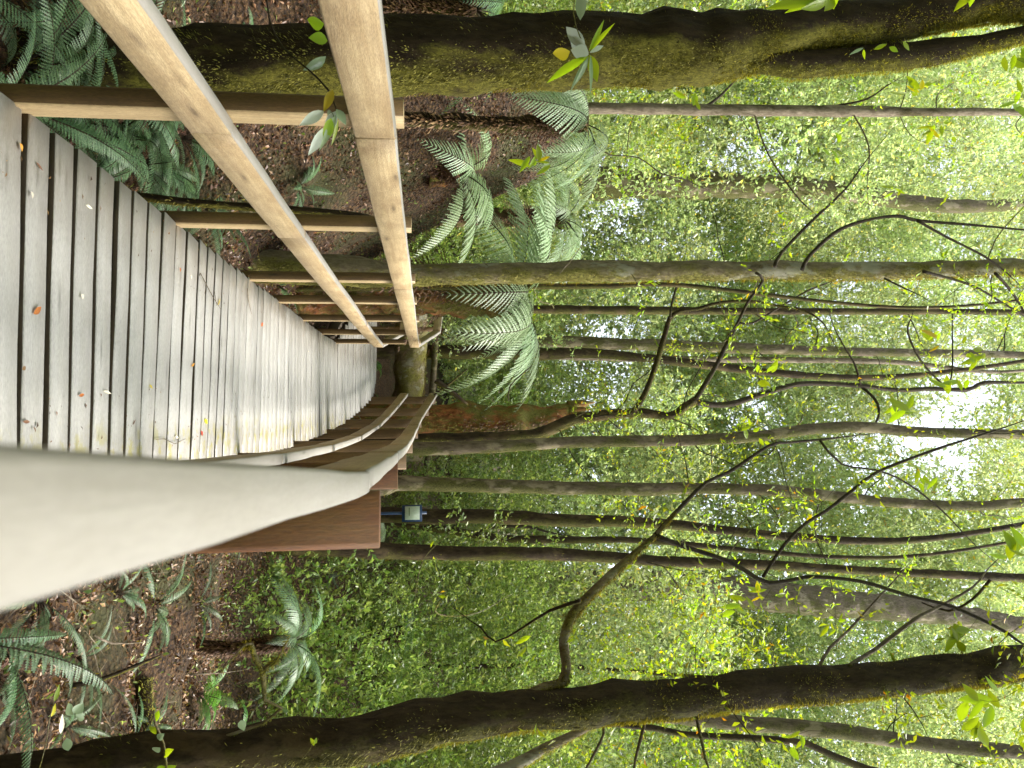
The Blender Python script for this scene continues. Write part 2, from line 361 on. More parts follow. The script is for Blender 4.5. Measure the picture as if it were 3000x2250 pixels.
# ------------------------------------------------------------------ boardwalk
bw = thing('boardwalk', (0, 0, 0), 'grey weathered plank boardwalk leading away between two railings', None, kind='structure')
def plank_angle(Y):
    ks = [(0, .02), (2.4, .035), (3.0, .06), (3.8, .12), (4.6, .17), (5.6, .15), (6.6, .12), (8, .05), (11, .02), (12.5, .06), (14.2, .16)]
    for (a, xa), (b, xb) in zip(ks, ks[1:]):
        if Y <= b: return xa + (xb - xa) * (Y - a) / (b - a)
    return .3
known = [2.346, 2.529, 2.70, 2.869, 3.06, 3.233, 3.40, 3.571, 3.753, 3.944, 4.13, 4.334, 4.51, 4.67]   # joints read off the photograph
joints = [2.346 - .182 * k for k in range(11, 0, -1)] + known
while joints[-1] < 14.2: joints.append(joints[-1] + rnd.uniform(.168, .188))
XM = -.15
for i in range(len(joints) - 1):
    a, b = joints[i], joints[i + 1]; Ym = (a + b) / 2
    gap = rnd.uniform(.030, .046) if a < 3.4 else (rnd.uniform(.022, .040) if a < 5 else rnd.choice([.006, .008, .010, .012, .026]))
    w = b - a - gap
    hang = rnd.uniform(0, .012)
    xl = path_left(min(Ym, 10.9)) - .05 - hang; xr = path_right(Ym) + .09 + hang
    if Ym > 11: xl = -.49 - (Ym - 11) * .42 - .1
    th = plank_angle(Ym); L = xr - xl; cx = (xl + xr) / 2
    me = board_mesh('plank', L, w, .042, [M['under'], M['deck']], top=1, bev=.004, wob=.0022, segs=8, seed=i)  # plank sides and ends in dark timber: gap shade put into their colour
    o = link('plank', me, bw, (cx, Ym + gap * .2 - (cx - XM) * math.tan(th), deck_z(Ym) - .021 + rnd.uniform(-.002, .002)), (rnd.uniform(-.006, .006) + math.atan((deck_z(Ym + .1) - deck_z(Ym - .1)) / .2), rnd.uniform(-.003, .003), -th + rnd.gauss(0, .003)))
for (X0, X1) in ((-.73, -.44), (-.28, 0.02), (.03, .50)):
    place_board('bearer', bw, (X0 + .05, -.2, -.118), (X1, 10.8, -.118), .07, .14, [M['under']], segs=4)
for k, Y in enumerate((1.2, 3.0, 4.9, 6.8, 8.8, 10.8)):
    c = (path_left(Y) + path_right(Y)) / 2
    place_board('joist', bw, (c - .6, Y, -.265), (c + .62, Y, -.265), .07, .14, [M['under']], segs=4)
    for s in (-1, 1):
        place_board('pile', bw, (c + s * .35, Y + .09, -1.3), (c + s * .35, Y + .09, -.2), .1, .1, [M['under']], up=(0, 1, 0), segs=2)
for j, (a, b) in enumerate((((-.62, 11.0, -.08), (-1.75, 13.6, .12)), ((.5, 10.9, -.06), (.02, 13.9, .17)))):
    place_board('bearer', bw, a, b, .07, .14, [M['under']], segs=4)

# ------------------------------------------------------------------ railings
T = .045; H = .13
def rail_run(parent, nodes, seedb, mats):
    """nodes: inner-face line points (x, y, top z); one board per span, butted with a hair of gap"""
    for i, (a, b) in enumerate(zip(nodes, nodes[1:])):
        a = Vector(a); b = Vector(b); d = (b - a); d2 = Vector((d.x, d.y, 0)).normalized()
        side = parent['side']; o = Vector((d2.y, -d2.x, 0)) * (T / 2 * side)
        off = Vector((0, 0, -H / 2)) + o; e = d.normalized() * .0015
        place_board('rail_board', parent, a + off + e, b + off - e, T, H, mats, seed=seedb + i, top=1, wob=.002, segs=10, bev=.005)
left = thing('railing', (-.85, .5, -.3), 'left timber railing of bright cream boards on brown posts', 'railing'); left['side'] = -1
right_r = thing('railing', (.1, .5, -.3), 'right timber railing whose pale top edge starts close to the camera and curves left', 'railing'); right_r['side'] = 1
lx = lambda Y: path_left(Y)
rail_run(left, [(lx(Y), Y, z) for Y, z in ((-.9, 1.105), (2.56, 1.11), (5.72, 1.115), (10.92, 1.135))], 10, [M['pine'], M['pine_top']])
rail_run(left, [(lx(Y), Y, z) for Y, z in ((-.9, .600), (2.56, .605), (4.07, .607), (8.2, .628), (10.92, .650))], 20, [M['pine'], M['pine_top']])
rail_run(left, [(lx(10.92), 10.93, 1.135), (-.82, 13.0, 1.46), (-1.9, 13.5, 1.6)], 30, [M['pine'], M['pine_top']])
rail_run(left, [(lx(10.92), 10.93, .650), (-.82, 13.0, .93), (-1.9, 13.5, 1.05)], 35, [M['pine'], M['pine_top']])
rrY = [(-.7, 1.09), (1.62, 1.09), (3.46, 1.087), (5.28, 1.092), (7.5, 1.105), (10.0, 1.13), (11.45, 1.175), (12.5, 1.29), (13.35, 1.42)]
rail_run(right_r, [(path_right(Y), Y, z) for Y, z in rrY], 40, [M['pine_shaded'], M['pine_top']])
rail_run(right_r, [(path_right(Y), Y, z - .485) for Y, z in rrY], 50, [M['pine_shaded'], M['pine_top']])
def post(parent, x, y, z0, z1, wx, wy, mats, yaw, seed, lab=None, bev=.008):
    """an upright: local X runs up the post"""
    me = board_mesh('post', z1 - z0, wx, wy, mats, bev=bev, wob=.001, segs=6, seed=seed)
    # lit walkway side and shaded camera side painted as two tones: index 1 = walkway side
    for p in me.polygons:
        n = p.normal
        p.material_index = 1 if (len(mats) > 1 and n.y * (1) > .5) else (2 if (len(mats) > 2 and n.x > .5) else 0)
    o = link('post', me, parent)
    ca, sa = math.cos(yaw), math.sin(yaw)
    X = Vector((0, 0, 1)); Yv = Vector((ca, sa, 0)); Z = X.cross(Yv)
    m = Matrix((X, Yv, Z)).transposed().to_4x4(); m.translation = Vector((x, y, (z0 + z1) / 2)) - parent.location
    o.matrix_basis = m
    if lab: o['label'] = lab
for k, Y in enumerate((.7, 2.50, 4.01, 5.66, 6.80, 8.14, 9.56, 10.85)):
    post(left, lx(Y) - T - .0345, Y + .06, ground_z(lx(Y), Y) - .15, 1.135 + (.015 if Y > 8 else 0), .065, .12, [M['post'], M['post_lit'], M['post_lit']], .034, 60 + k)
for (x, y, zt) in ((-.90, 13.05, 1.45), (-1.95, 13.6, 1.6)):
    post(left, x, y + .1, -.4, zt, .07, .12, [M['post']], 0, 70)
for k, Y in enumerate((1.66, 3.50, 5.30, 7.5, 9.98, 11.5, 12.5, 13.3)):
    zt = [1.106, 1.083, 1.08, 1.09, 1.12, 1.16, 1.27, 1.39][k]
    post(right_r, path_right(Y) + T + .064, Y + .05, ground_z(path_right(Y), Y) - .15, zt, .12, .065, [M['post_red'] if k < 2 else M['post']], -.12 if k < 3 else 0, 80 + k, 'broad red-brown post with a pale rounded top' if k == 0 else None, .024 if k == 0 else .008)

# ------------------------------------------------------------------ leaf and frond meshes
def leaf_card(L, Wd, fold=.25, curl=.15, n=3):
    """one leaf along +X: two rows of faces folded on the midrib, pointed at both ends"""
    xs = np.linspace(0, 1, n + 2); vs, fs = [], []
    for x in xs:
        w = math.sin(math.pi * x ** .85) * Wd / 2; z = -curl * L * x * x
        vs += [(x * L, -w, z + fold * w), (x * L, 0, z), (x * L, w, z + fold * w)]
    for i in range(len(xs) - 1):
        a = i * 3
        fs += [(a, a + 3, a + 4, a + 1), (a + 1, a + 4, a + 5, a + 2)]
    return np.array(vs), fs
def frond_mesh(name, L, wid, npin, npl, arch, droop, mt, seed, taper=.55, stalk=.12):
    r = random.Random(seed); vs, fs, mi = [], [], []
    def rach(t):
        return Vector((L * t * (1 - .18 * droop * t), 0, L * (arch * t - droop * t * t)))
    K = 12
    for i in range(K + 1):                       # rachis
        p = rach(i / K); w = .0055 * L * (1.15 - i / K) + .0008
        vs += [tuple(p + Vector((0, w, 0))), tuple(p + Vector((0, -w, 0))), tuple(p + Vector((0, 0, -w * 1.6)))]
    for i in range(K):
        a = i * 3
        for j in range(3): b = (j + 1) % 3; fs.append((a + j, a + b, a + 3 + b, a + 3 + j)); mi.append(1)
    for i in range(npin):
        t = stalk + (1 - stalk) * (i + .5) / npin
        p = rach(t); tn = (rach(min(1, t + .02)) - rach(t - .02)).normalized()
        prof = (min(1, (t - stalk) / .22 + .25)) * (1 - ((t - stalk) / (1 - stalk)) ** 1.7) ** .8
        pl = wid * max(prof, .05)
        for s in (-1, 1):
            sweep = .45 + .5 * t; d = (Vector((0, s, 0)) + tn * sweep * .8).normalized()
            d = (d + Vector((0, 0, -.12 - .25 * r.random()))).normalized()
            q = p + Vector((0, 0, 0)); ax = d; side = tn; m = max(3, int(npl * (.4 + .6 * prof)))
            for k in range(m):
                u0 = k / m; u1 = (k + 1.15) / m
                c0 = q + ax * pl * u0 + Vector((0, 0, -.25 * pl * u0 * u0)); c1 = q + ax * pl * min(u1, 1) + Vector((0, 0, -.25 * pl * min(u1, 1) ** 2))
                h = pl / m * (1.1 + .5 * (1 - u0)) * (1 - .75 * u0 ** 2) * .9
                h = min(h, (L * (1 - stalk) / npin) * .46)
                for e in (-1, 1):
                    tip = c0 * .35 + c1 * .65 + side * (h * e) + ax * h * .35
                    b = len(vs); vs += [tuple(c0), tuple(c1), tuple(tip)]; fs.append((b, b + 1, b + 2)); mi.append(0)
    return mesh_np(name, vs, fs, [mt, M['twig']], mi)
FR = [frond_mesh('frond_mesh_a', .62, .075, 38, 9, .55, .55, M['frond'], 1), frond_mesh('frond_mesh_b', .5, .06, 34, 8, .8, .95, M['frond'], 2),
      frond_mesh('frond_mesh_c', .72, .065, 42, 9, .35, .6, M['frond'], 3)]
FB = [frond_mesh('bright_frond_mesh_a', .6, .12, 24, 7, .7, .7, M['frond_bright'], 4), frond_mesh('bright_frond_mesh_b', .5, .1, 22, 6, .9, 1.0, M['frond_bright'], 5)]
FT = [frond_mesh('tree_frond_mesh_a', 1.5, .34, 34, 14, .45, .75, M['frond_pale'], 6), frond_mesh('tree_frond_mesh_b', 1.35, .30, 32, 13, .7, 1.15, M['frond_pale'], 7)]
FL = [frond_mesh('tree_frond_mesh_c', 1.4, .24, 36, 13, .5, .9, M['frond'], 16), frond_mesh('tree_frond_mesh_d', 1.3, .2, 34, 12, .8, 1.2, M['frond'], 17)]
FD = [frond_mesh('dead_frond_mesh', 1.0, .16, 20, 6, .2, 1.6, M['frond_dead'], 8)]

def rot_frond(o, az, tilt, roll=0): o.rotation_euler = (roll, -tilt, az)
def fern(loc, n, meshes, sc, label, group='low ferns beside the boardwalk', az0=None, spread=math.pi * 2, name='fern', seed=0, tilt=(-.15, .7), slim=1):
    r = random.Random(seed); f = thing(name, loc, label, 'fern', group)
    for i in range(2):
        o = link('dead_frond', FD[0], f, (0, 0, .02), None, sc * r.uniform(.3, .5)); rot_frond(o, (0 if az0 is None else az0) + r.uniform(-.5, .5) * spread, r.uniform(-.3, .4), r.uniform(-.4, .4))
    for i in range(n):
        o = link('frond', r.choice(meshes), f, (0, 0, 0), None, sc * r.uniform(.75, 1.15))
        a = (r.uniform(0, 6.28) if az0 is None else az0) + (i / n - .5) * spread + r.uniform(-.2, .2)
        o.scale.y *= slim; rot_frond(o, a, r.uniform(*tilt), r.uniform(-.35, .35))
    return f

# ------------------------------------------------------------------ ground litter and moss cover
def scatter_cards(name, n, region, size, mt, label, asp=.5, lift=.0, tiltmax=.7, seed=1, zf=ground_z, patch=-.32):
    r = np.random.default_rng(seed); X = r.uniform(region[0], region[1], n * 2); Yd = region[2] + (region[3] - region[2]) * r.random(n * 2) ** 1.35
    ok = np.array([mn.noise(Vector((a * 1.6, b * 1.6, seed))) + .6 * mn.noise(Vector((a * 5, b * 5, seed))) > patch for a, b in zip(X, Yd)]); X = X[ok][:n]; Yd = Yd[ok][:n]; n = len(X)
    Z = np.array([zf(a, b) for a, b in zip(X, Yd)]) + r.uniform(0, .03, n) + lift
    L = r.uniform(size[0], size[1], n); Wd = L * asp * r.uniform(.6, 1.2, n)
    az = r.uniform(0, 2 * np.pi, n); ti = r.normal(0, tiltmax, n); ro = r.normal(0, tiltmax, n)
    dx = np.stack([np.cos(az) * np.cos(ti), np.sin(az) * np.cos(ti), np.sin(ti)], 1)
    sx = np.stack([-np.sin(az) * np.cos(ro), np.cos(az) * np.cos(ro), np.sin(ro)], 1)
    c = np.stack([X, Yd, Z], 1)
    up = np.zeros((n, 3)); up[:, 2] = Wd * .25
    v = np.stack([c - dx * L[:, None] / 2, c + sx * Wd[:, None] / 2 + up, c + dx * L[:, None] / 2, c - sx * Wd[:, None] / 2 + up], 1).reshape(-1, 3)
    idx = np.arange(4 * n).reshape(n, 4); f = np.concatenate([idx[:, [0, 1, 2]], idx[:, [0, 2, 3]]])
    o = link(name, mesh_np(name, v, f, mt)); tag(o, label, kind='stuff'); return o
scatter_cards('leaf_litter', 85000, (.9, 7.5, 1.6, 12), (.010, .050), M['litter'], 'brown leaf litter covering the floor right of the boardwalk', seed=3)
scatter_cards('leaf_litter', 80000, (-6.0, -.8, 1.2, 11), (.010, .050), M['litter'], 'red-brown leaf litter covering the bank left of the boardwalk', seed=4)
scatter_cards('ground_moss', 22000, (-6, 7, 2.0, 15), (.015, .045), M['moss'], 'low moss and seedlings over the forest floor', tiltmax=1.2, lift=.015, seed=5, asp=.3)

scatter_cards('fallen_twigs', 1600, (.95, 6.5, 1.8, 11), (.08, .32), M['bark_pale'], 'thin dead twigs lying across the litter on the right', asp=.028, tiltmax=.25, lift=.03, seed=8)
scatter_cards('fallen_twigs', 1500, (-6, -.95, 1.8, 10), (.08, .32), M['bark_rot'], 'thin dead twigs and stalks strewn over the left bank', asp=.028, tiltmax=.3, lift=.03, seed=9)
scatter_cards('ground_seedlings', 9000, (-6, 6.5, 2.5, 12), (.02, .05), M['leaf_under'], 'small green seedlings coming up through the litter', asp=.45, tiltmax=.9, lift=.05, seed=10)
def moss_on(parent, Pn, Rn, base, n, length, mt, seed, prefer=Vector((.9, -.2, .2)), bias=.6, name='moss'):
    """tufts standing off the bark, thickest on the side the light comes from"""
    r = random.Random(seed); vs, fs = [], []; m = len(Pn)
    pf = prefer.normalized(); k = 0; tries = 0
    while k < n and tries < n * 8:
        tries += 1
        i = r.randrange(m - 1); t = r.random(); p = Pn[i].lerp(Pn[i + 1], t); R_ = Rn[i] * (1 - t) + Rn[i + 1] * t
        ax = (Pn[i + 1] - Pn[i]).normalized(); o = ax.orthogonal().normalized(); a = r.uniform(0, 6.283)
        d = (o * math.cos(a) + ax.cross(o) * math.sin(a)).normalized()
        w = max(0, d.dot(pf)) ** 2.0 * 1.3 + .02
        nn = mn.noise(p * 3.5 + d * .7 + Vector((seed, 0, 0)))
        if r.random() > w * bias + .25 * max(0, nn * 2): continue
        k += 1
        q = p + d * R_ * .98; L = length * r.uniform(.4, 1.3); hang = Vector((0, 0, -1)) * r.uniform(.1, 1.6)
        dd = (d + hang * .8 + Vector((r.uniform(-.4, .4), r.uniform(-.4, .4), r.uniform(-.3, .3)))).normalized()
        s = dd.cross(ax).normalized() * L * r.uniform(.05, .12)
        if s.length < 1e-6: continue
        e = q + dd * L; b = len(vs); mid = q.lerp(e, .5) + d * L * .15
        vs += [tuple(q - s * .6 - base), tuple(q + s * .6 - base), tuple(mid + s - base), tuple(e - base), tuple(mid - s - base)]
        fs.append((b, b + 1, b + 2, b + 4)); fs.append((b + 4, b + 2, b + 3))
    o = link(name, mesh_np(name, vs, fs, mt), parent); o['kind'] = 'stuff'; return o

# ------------------------------------------------------------------ traced trunks
def traced(pts, Y, Y2=None):
    """pts (x, y, half-width) in photo pixels -> world points and radii; depth runs from Y to Y2 along the list"""
    Y2 = Y if Y2 is None else Y2; n = len(pts); W_, R_ = [], []
    for i, (x, y, h) in enumerate(pts):
        d = Y + (Y2 - Y) * i / max(1, n - 1); W_.append(P(x, y, d)); R_.append(h * d / F)
    return W_, R_
def to_ground(W_, R_, flare=1.25):
    a, b = W_[0], W_[1]; d = (a - b).normalized()
    if d.z > -.5: d = Vector((d.x * .3, d.y * .3, -1)).normalized()
    gz = ground_z(a.x, a.y) - .25
    if a.z > gz + .15:
        L = (a.z - gz) / -d.z; q = a + d * L; mid = a + d * (L - .35) if L > .7 else None
        pre = [q]; pr = [R_[0] * flare * 1.25]
        if mid: pre.append(mid); pr.append(R_[0] * 1.08)
        return pre + W_, pr + R_
    return W_, R_
def leaves_along(parent, base, lines, n, size, mt, seed, spread=.25, name='leaves', clump=7):
    """small leafy twigs hung along branch lines"""
    r = random.Random(seed); vs, fs, mi = [], [], []
    made = 0
    while made < n:
        Ln = r.choice(lines); i = r.randrange(len(Ln) - 1); p = Ln[i].lerp(Ln[i + 1], r.random())
        d = Vector((r.gauss(0, 1), r.gauss(0, 1), r.gauss(-.1, .6))).normalized(); TL = spread * r.uniform(.5, 1.6); w = .0012
        e = p + d * TL; b = len(vs)
        sd_ = d.orthogonal().normalized() * w
        vs += [tuple(p - sd_ - base), tuple(p + sd_ - base), tuple(e - base)]; fs.append((b, b + 1, b + 2)); mi.append(1)
        for k in range(clump):
            t = (k + 1) / clump; q = p.lerp(e, t)
            a = (d + Vector((r.gauss(0, .7), r.gauss(0, .7), r.gauss(-.15, .5)))).normalized(); L = size * r.uniform(.6, 1.25)
            s = a.cross(Vector((r.gauss(0, .5), r.gauss(0, .5), 1))).normalized() * L * r.uniform(.13, .22); nn = a.cross(s).normalized() * L * .12
            b = len(vs); q1 = q + a * L * .45
            vs += [tuple(q - base), tuple(q1 + s + nn - base), tuple(q + a * L - nn - base), tuple(q1 - s + nn - base)]
            fs += [(b, b + 1, b + 2), (b, b + 2, b + 3)]; mi += [0, 0]; made += 1
    o = link(name, mesh_np(name, vs, fs, [mt, M['twig']], mi), parent); o['kind'] = 'stuff'; return o
def tree(label, trunk, mt, Y, Y2=None, branches=(), sides=14, moss=0, mlen=.03, leaves=0, lsize=.06, lmat='leaf_near', seed=0, group=None, cat='tree', name='tree', lump=.12, spread=.25, ground=True, extend=True, lumpscale=4.0):
    W_, R_ = traced(trunk, Y, Y2)
    if extend:      # carry the trunk on above the frame
        d = (W_[-1] - W_[-2]).normalized(); d = (d + Vector((0, 0, .6))).normalized()
        D_ = Y2 or Y; Lx = max(2.2, .86 * D_ + 2.5 - W_[-1].z); dv = Vector((d.x * .3, d.y * .3, 1)).normalized()
        W_.append(W_[-1] + dv * Lx * .5 + Vector((.04 * Lx, 0, 0))); R_.append(R_[-1] * .7); W_.append(W_[-2] + dv * Lx + Vector((-.02 * Lx, .03 * Lx, 0))); R_.append(R_[-2] * .3)
    if ground: W_, R_ = to_ground(W_, R_)
    base = Vector((W_[0].x, W_[0].y, W_[0].z)); t = thing(name, base, label, cat, group)
    o, Pn, Rn = tube_obj('trunk', W_, R_, mt, t, base=base, sides=sides, lump=lump, seed=seed, step=.10 if sides > 12 else .22, lumpscale=lumpscale)
    if moss: moss_on(t, Pn, Rn, base, moss, mlen, M['moss'], seed)
    lines = [Pn[len(Pn) // 2:]] if not branches else []
    for bi, br in enumerate(branches):
        pts, ya, yb = br[:3]; bm = br[3] if len(br) > 3 else mt
        Wb, Rb = traced(pts, ya, yb)
        e_ = (Wb[-1] - Wb[-2]); Wb.append(Wb[-1] + e_.normalized() * min(.45, max(.15, e_.length)) + Vector((rnd.uniform(-.05, .05), rnd.uniform(-.05, .05), rnd.uniform(-.05, .08)))); Rb = [q * .85 for q in Rb[:-1]] + [Rb[-1] * .6, Rb[-1] * .1]
        ob, Pb, Rb2 = tube_obj('branch', Wb, Rb, bm, t, base=base, sides=8, lump=.10, seed=seed + bi, step=.08)
        lines.append(Pb)
        if len(br) > 4: moss_on(t, Pb, Rb2, base, br[4], .022, M['moss'], seed + 50 + bi)
    if leaves:      # fine side shoots, each tapering out and carrying leaves
        rr = random.Random(seed + 77); D = (Y + (Y2 or Y)) / 2
        cand = [i for i, q in enumerate(Pn) if q.z > 1.6 + .12 * D and q.z < .9 * D + 1.5]
        for b in range(9 if cand else 0):
            q = Pn[rr.choice(cand)]; a = rr.choice((0, math.pi)) + rr.gauss(0, .7); d = Vector((math.cos(a), math.sin(a), rr.uniform(.15, 1.0))).normalized(); Lb = rr.uniform(.5, 1.5) * (D / 8) ** .5; pts = [q]
            for s_ in range(6):
                d = (d + Vector((rr.gauss(0, .28), rr.gauss(0, .28), rr.gauss(.03, .25)))).normalized(); pts.append(pts[-1] + d * Lb / 5)
            r0 = .0011 * D * rr.uniform(.5, 1.0)
            ob, Pb, _ = tube_obj('branch', pts, [r0 * (1 - k / 8) for k in range(7)], M['twig'] if rr.random() < .7 else M['bark_grey'], t, base=base, sides=5, lump=.08, seed=b, step=.12)
            lines.append(Pb); lines.append(Pb[len(Pb) // 2:])
        leaves_along(t, base, lines, int(leaves * 1.3), lsize, M[lmat], seed + 9, spread)
    return t, Pn, Rn

# big mossy trunk, left
t1, P1, R1 = tree('thick moss-covered trunk behind the left railing, largest tree on the left',
    [(-60, 200, 104), (135, 192, 98), (525, 191, 98), (840, 184, 99), (1158, 163, 107), (1440, 160, 100), (1650, 150, 106), (2100, 141, 100), (2320, 98, 74), (2680, 42, 64), (3000, 8, 58)],
    M['bark_moss'], 4.0, 4.3, sides=28, moss=42000, mlen=.022, seed=1, lump=.16, lumpscale=5,
    branches=[([(1950, 155, 58), (2150, 162, 62), (2320, 188, 52), (2450, 180, 52), (2680, 160, 50), (2880, 128, 36), (3000, 100, 32), (3200, 60, 28)], 4.2, 4.3, M['bark_moss'], 5000)])
# big trunk, right
dk, br_ = M['twig'], M['bark_moss']
t2, P2, R2 = tree('dark brown leaning trunk in the right foreground with a moss fringe',
    [(-60, 2305, 72), (200, 2262, 68), (452, 2215, 66), (1000, 2175, 66), (1226, 2127, 64), (1452, 2090, 58), (1678, 2070, 58), (1905, 2052, 55), (2000, 2043, 60), (2226, 2018, 52), (2452, 2002, 54), (2678, 1979, 50), (2904, 1957, 51), (3000, 1942, 50)],
    M['bark_dark'], 3.5, 4.3, sides=26, moss=30000, mlen=.022, seed=2, lump=.2, lumpscale=6, leaves=1100, lsize=.05, spread=.3,
    branches=[
        ([(1545, 2040, 22), (1600, 2012, 19), (1645, 2000, 18), (1660, 1952, 17), (1651, 1884, 17), (1669, 1816, 17), (1700, 1771, 17), (1768, 1703, 14), (1836, 1640, 12), (1918, 1568, 9)], 3.85, 4.2, M['bark_green'], 4500),
        ([(1918, 1568, 9), (1981, 1500, 8), (2068, 1414, 7), (2136, 1383, 7), (2253, 1306, 6), (2307, 1297, 5), (2407, 1288, 5), (2479, 1279, 4)], 4.2, 4.8, dk),
        ([(2402, 1290, 4.5), (2466, 1360, 4), (2570, 1378, 3.5), (2656, 1415, 3.5), (2760, 1496, 3), (2860, 1600, 2.5)], 4.6, 4.9, dk),
        ([(1918, 1568, 9), (2000, 1600, 8), (2136, 1645, 8), (2253, 1708, 8), (2362, 1690, 7), (2520, 1703, 7), (2656, 1744, 7), (2769, 1771, 6.5), (2859, 1807, 6), (2949, 1853, 6), (3010, 1895, 5)], 4.2, 4.4, dk),
        ([(2235, 1690, 6), (2298, 1595, 6), (2362, 1532, 6), (2420, 1497, 6), (2497, 1437, 6), (2570, 1383, 6), (2746, 1315, 5), (2931, 1256, 4)], 4.3, 4.8, dk),
        ([(2398, 1955, 6), (2430, 1900, 6), (2484, 1848, 5), (2588, 1735, 4)], 4.1, 4.6, M['bark_grey']),
        ([(2490, 1950, 9), (2511, 1935, 8), (2565, 1902, 8), (2678, 1816, 7), (2746, 1780, 6), (2850, 1720, 4), (2900, 1660, 3)], 4.1, 4.9, M['bark_grey']),
        ([(2040, 2100, 6), (2045, 2124, 6), (2060, 2190, 6), (2080, 2260, 5)], 3.95, 3.9, M['bark_grey']),
        ([(1890, 2110, 6), (1886, 2130, 6), (1870, 2190, 6), (1855, 2270, 5)], 3.95, 3.9, M['bark_grey']),
        ([(1765, 2120, 5), (1768, 2151, 5), (1745, 2200, 5), (1705, 2270, 5)], 3.9, 3.8, M['bark_grey']),
        ([(1700, 1760, 8), (1610, 1789, 5), (1530, 1840, 4), (1452, 1880, 3.5), (1410, 1840, 3), (1375, 1816, 2.5)], 4.0, 4.3, M['bark_moss']),
        ([(2550, 1955, 3), (2640, 2035, 3), (2700, 2120, 2)], 4.1, 4.0, dk)])
tree('green mossy slender trunk rising behind the middle of the left railing',
    [(640, 775, 58), (760, 778, 50), (900, 790, 44), (1060, 800, 42), (1210, 805, 32), (1500, 798, 32), (1800, 795, 31), (2000, 793, 30), (2250, 792, 28), (2500, 794, 28), (2750, 790, 26), (3000, 783, 26)],
    M['bark_green'], 7.0, 7.6, sides=18, moss=7000, mlen=.035, seed=3, lump=.14, leaves=500, lsize=.06,
    branches=[
        ([(2215, 800, 5), (2235, 822, 5), (2190, 886, 5), (2163, 944, 5)], 7.2, 7.4, dk),
        ([(2270, 780, 7), (2290, 740, 6), (2384, 642, 5), (2475, 556, 4), (2538, 470, 3)], 7.2, 7.6, dk),
        ([(2350, 790, 8), (2371, 750, 7), (2452, 678, 7), (2540, 645, 6), (2633, 633, 6), (2687, 646, 6), (2859, 660, 5), (3010, 674, 5)], 7.2, 7.6, dk),
        ([(2687, 646, 5), (2768, 692, 5), (2882, 750, 4), (2950, 800, 3)], 7.3, 7.4, dk),
        ([(2705, 795, 6), (2845, 836, 5), (2949, 895, 4), (3000, 926, 4)], 7.3, 7.6, dk),
        ([(2915, 800, 6), (2960, 850, 5), (3000, 913, 5)], 7.3, 7.5, dk),
        ([(2590, 815, 4), (2650, 845, 3), (2700, 868, 2)], 7.3, 7.2, dk)])
tree('thin dark mossy sapling stem between the first two left railing posts',
    [(300, 560, 11), (520, 590, 11), (800, 612, 12), (1000, 628, 12), (1085, 640, 9)], M['bark_moss'], 4.2, 4.4, moss=900, mlen=.02, seed=4, extend=False, cat='sapling', name='sapling', sides=10)
tree('slim dark trunk hugging the right side of the green mossy trunk',
    [(1200, 842, 9), (1500, 840, 9), (1800, 838, 8), (2000, 836, 7)], M['bark_dark'], 9.0, seed=5, sides=10)
tree('distant brown trunk just right of the green mossy trunk', [(1500, 906, 13), (1850, 909, 13), (2200, 912, 11), (3000, 915, 9)], M['bark_dark'], 14.0, seed=6, sides=10, leaves=300, lsize=.08)
tree('brown trunk standing above the end of the left railing', [(1200, 975, 20), (1510, 992, 19), (1700, 1003, 18), (1935, 1012, 18), (2500, 1030, 14), (3000, 1040, 11)], M['bark_grey'], 16.8, seed=7, sides=12, leaves=300, lsize=.08)
tree('black mossy trunk straight behind the end of the left railing', [(1235, 1030, 21), (1400, 1033, 20), (1580, 1036, 19), (1800, 1040, 14)], M['bark_dark'], 16.0, seed=8, sides=12)
tree('pale speckled thin trunk above the end of the boardwalk', [(1560, 1040, 11), (1800, 1048, 11), (2000, 1052, 10), (2600, 1060, 8)], M['bark_pale'], 17.0, seed=9, sides=10)
tree('pale lichen-spotted trunk right beside the big left trunk, near the top left leaves',
    [(1820, 318, 16), (2100, 322, 17), (2500, 326, 17), (2700, 328, 13), (3000, 330, 11)], M['bark_pale'], 9.0, seed=10, sides=12, leaves=400, lsize=.06,
    branches=[([(2060, 315, 5), (2100, 290, 5), (2150, 240, 4)], 9, 9.2, dk), ([(2450, 310, 4), (2540, 290, 4), (2600, 250, 3)], 9, 8.8, dk),
              ([(2210, 335, 3), (2250, 450, 3), (2330, 570, 3), (2380, 620, 2)], 9, 8.5, M['bark_pale']), ([(2500, 335, 3), (2545, 430, 3), (2540, 560, 2)], 9, 8.6, M['bark_pale'])])
tree('broad distant brown trunk in the shade left of the green mossy trunk', [(1690, 535, 50), (2000, 540, 42), (2200, 545, 36), (2400, 555, 30)], M['bark_grey'], 17.0, seed=11, sides=12)
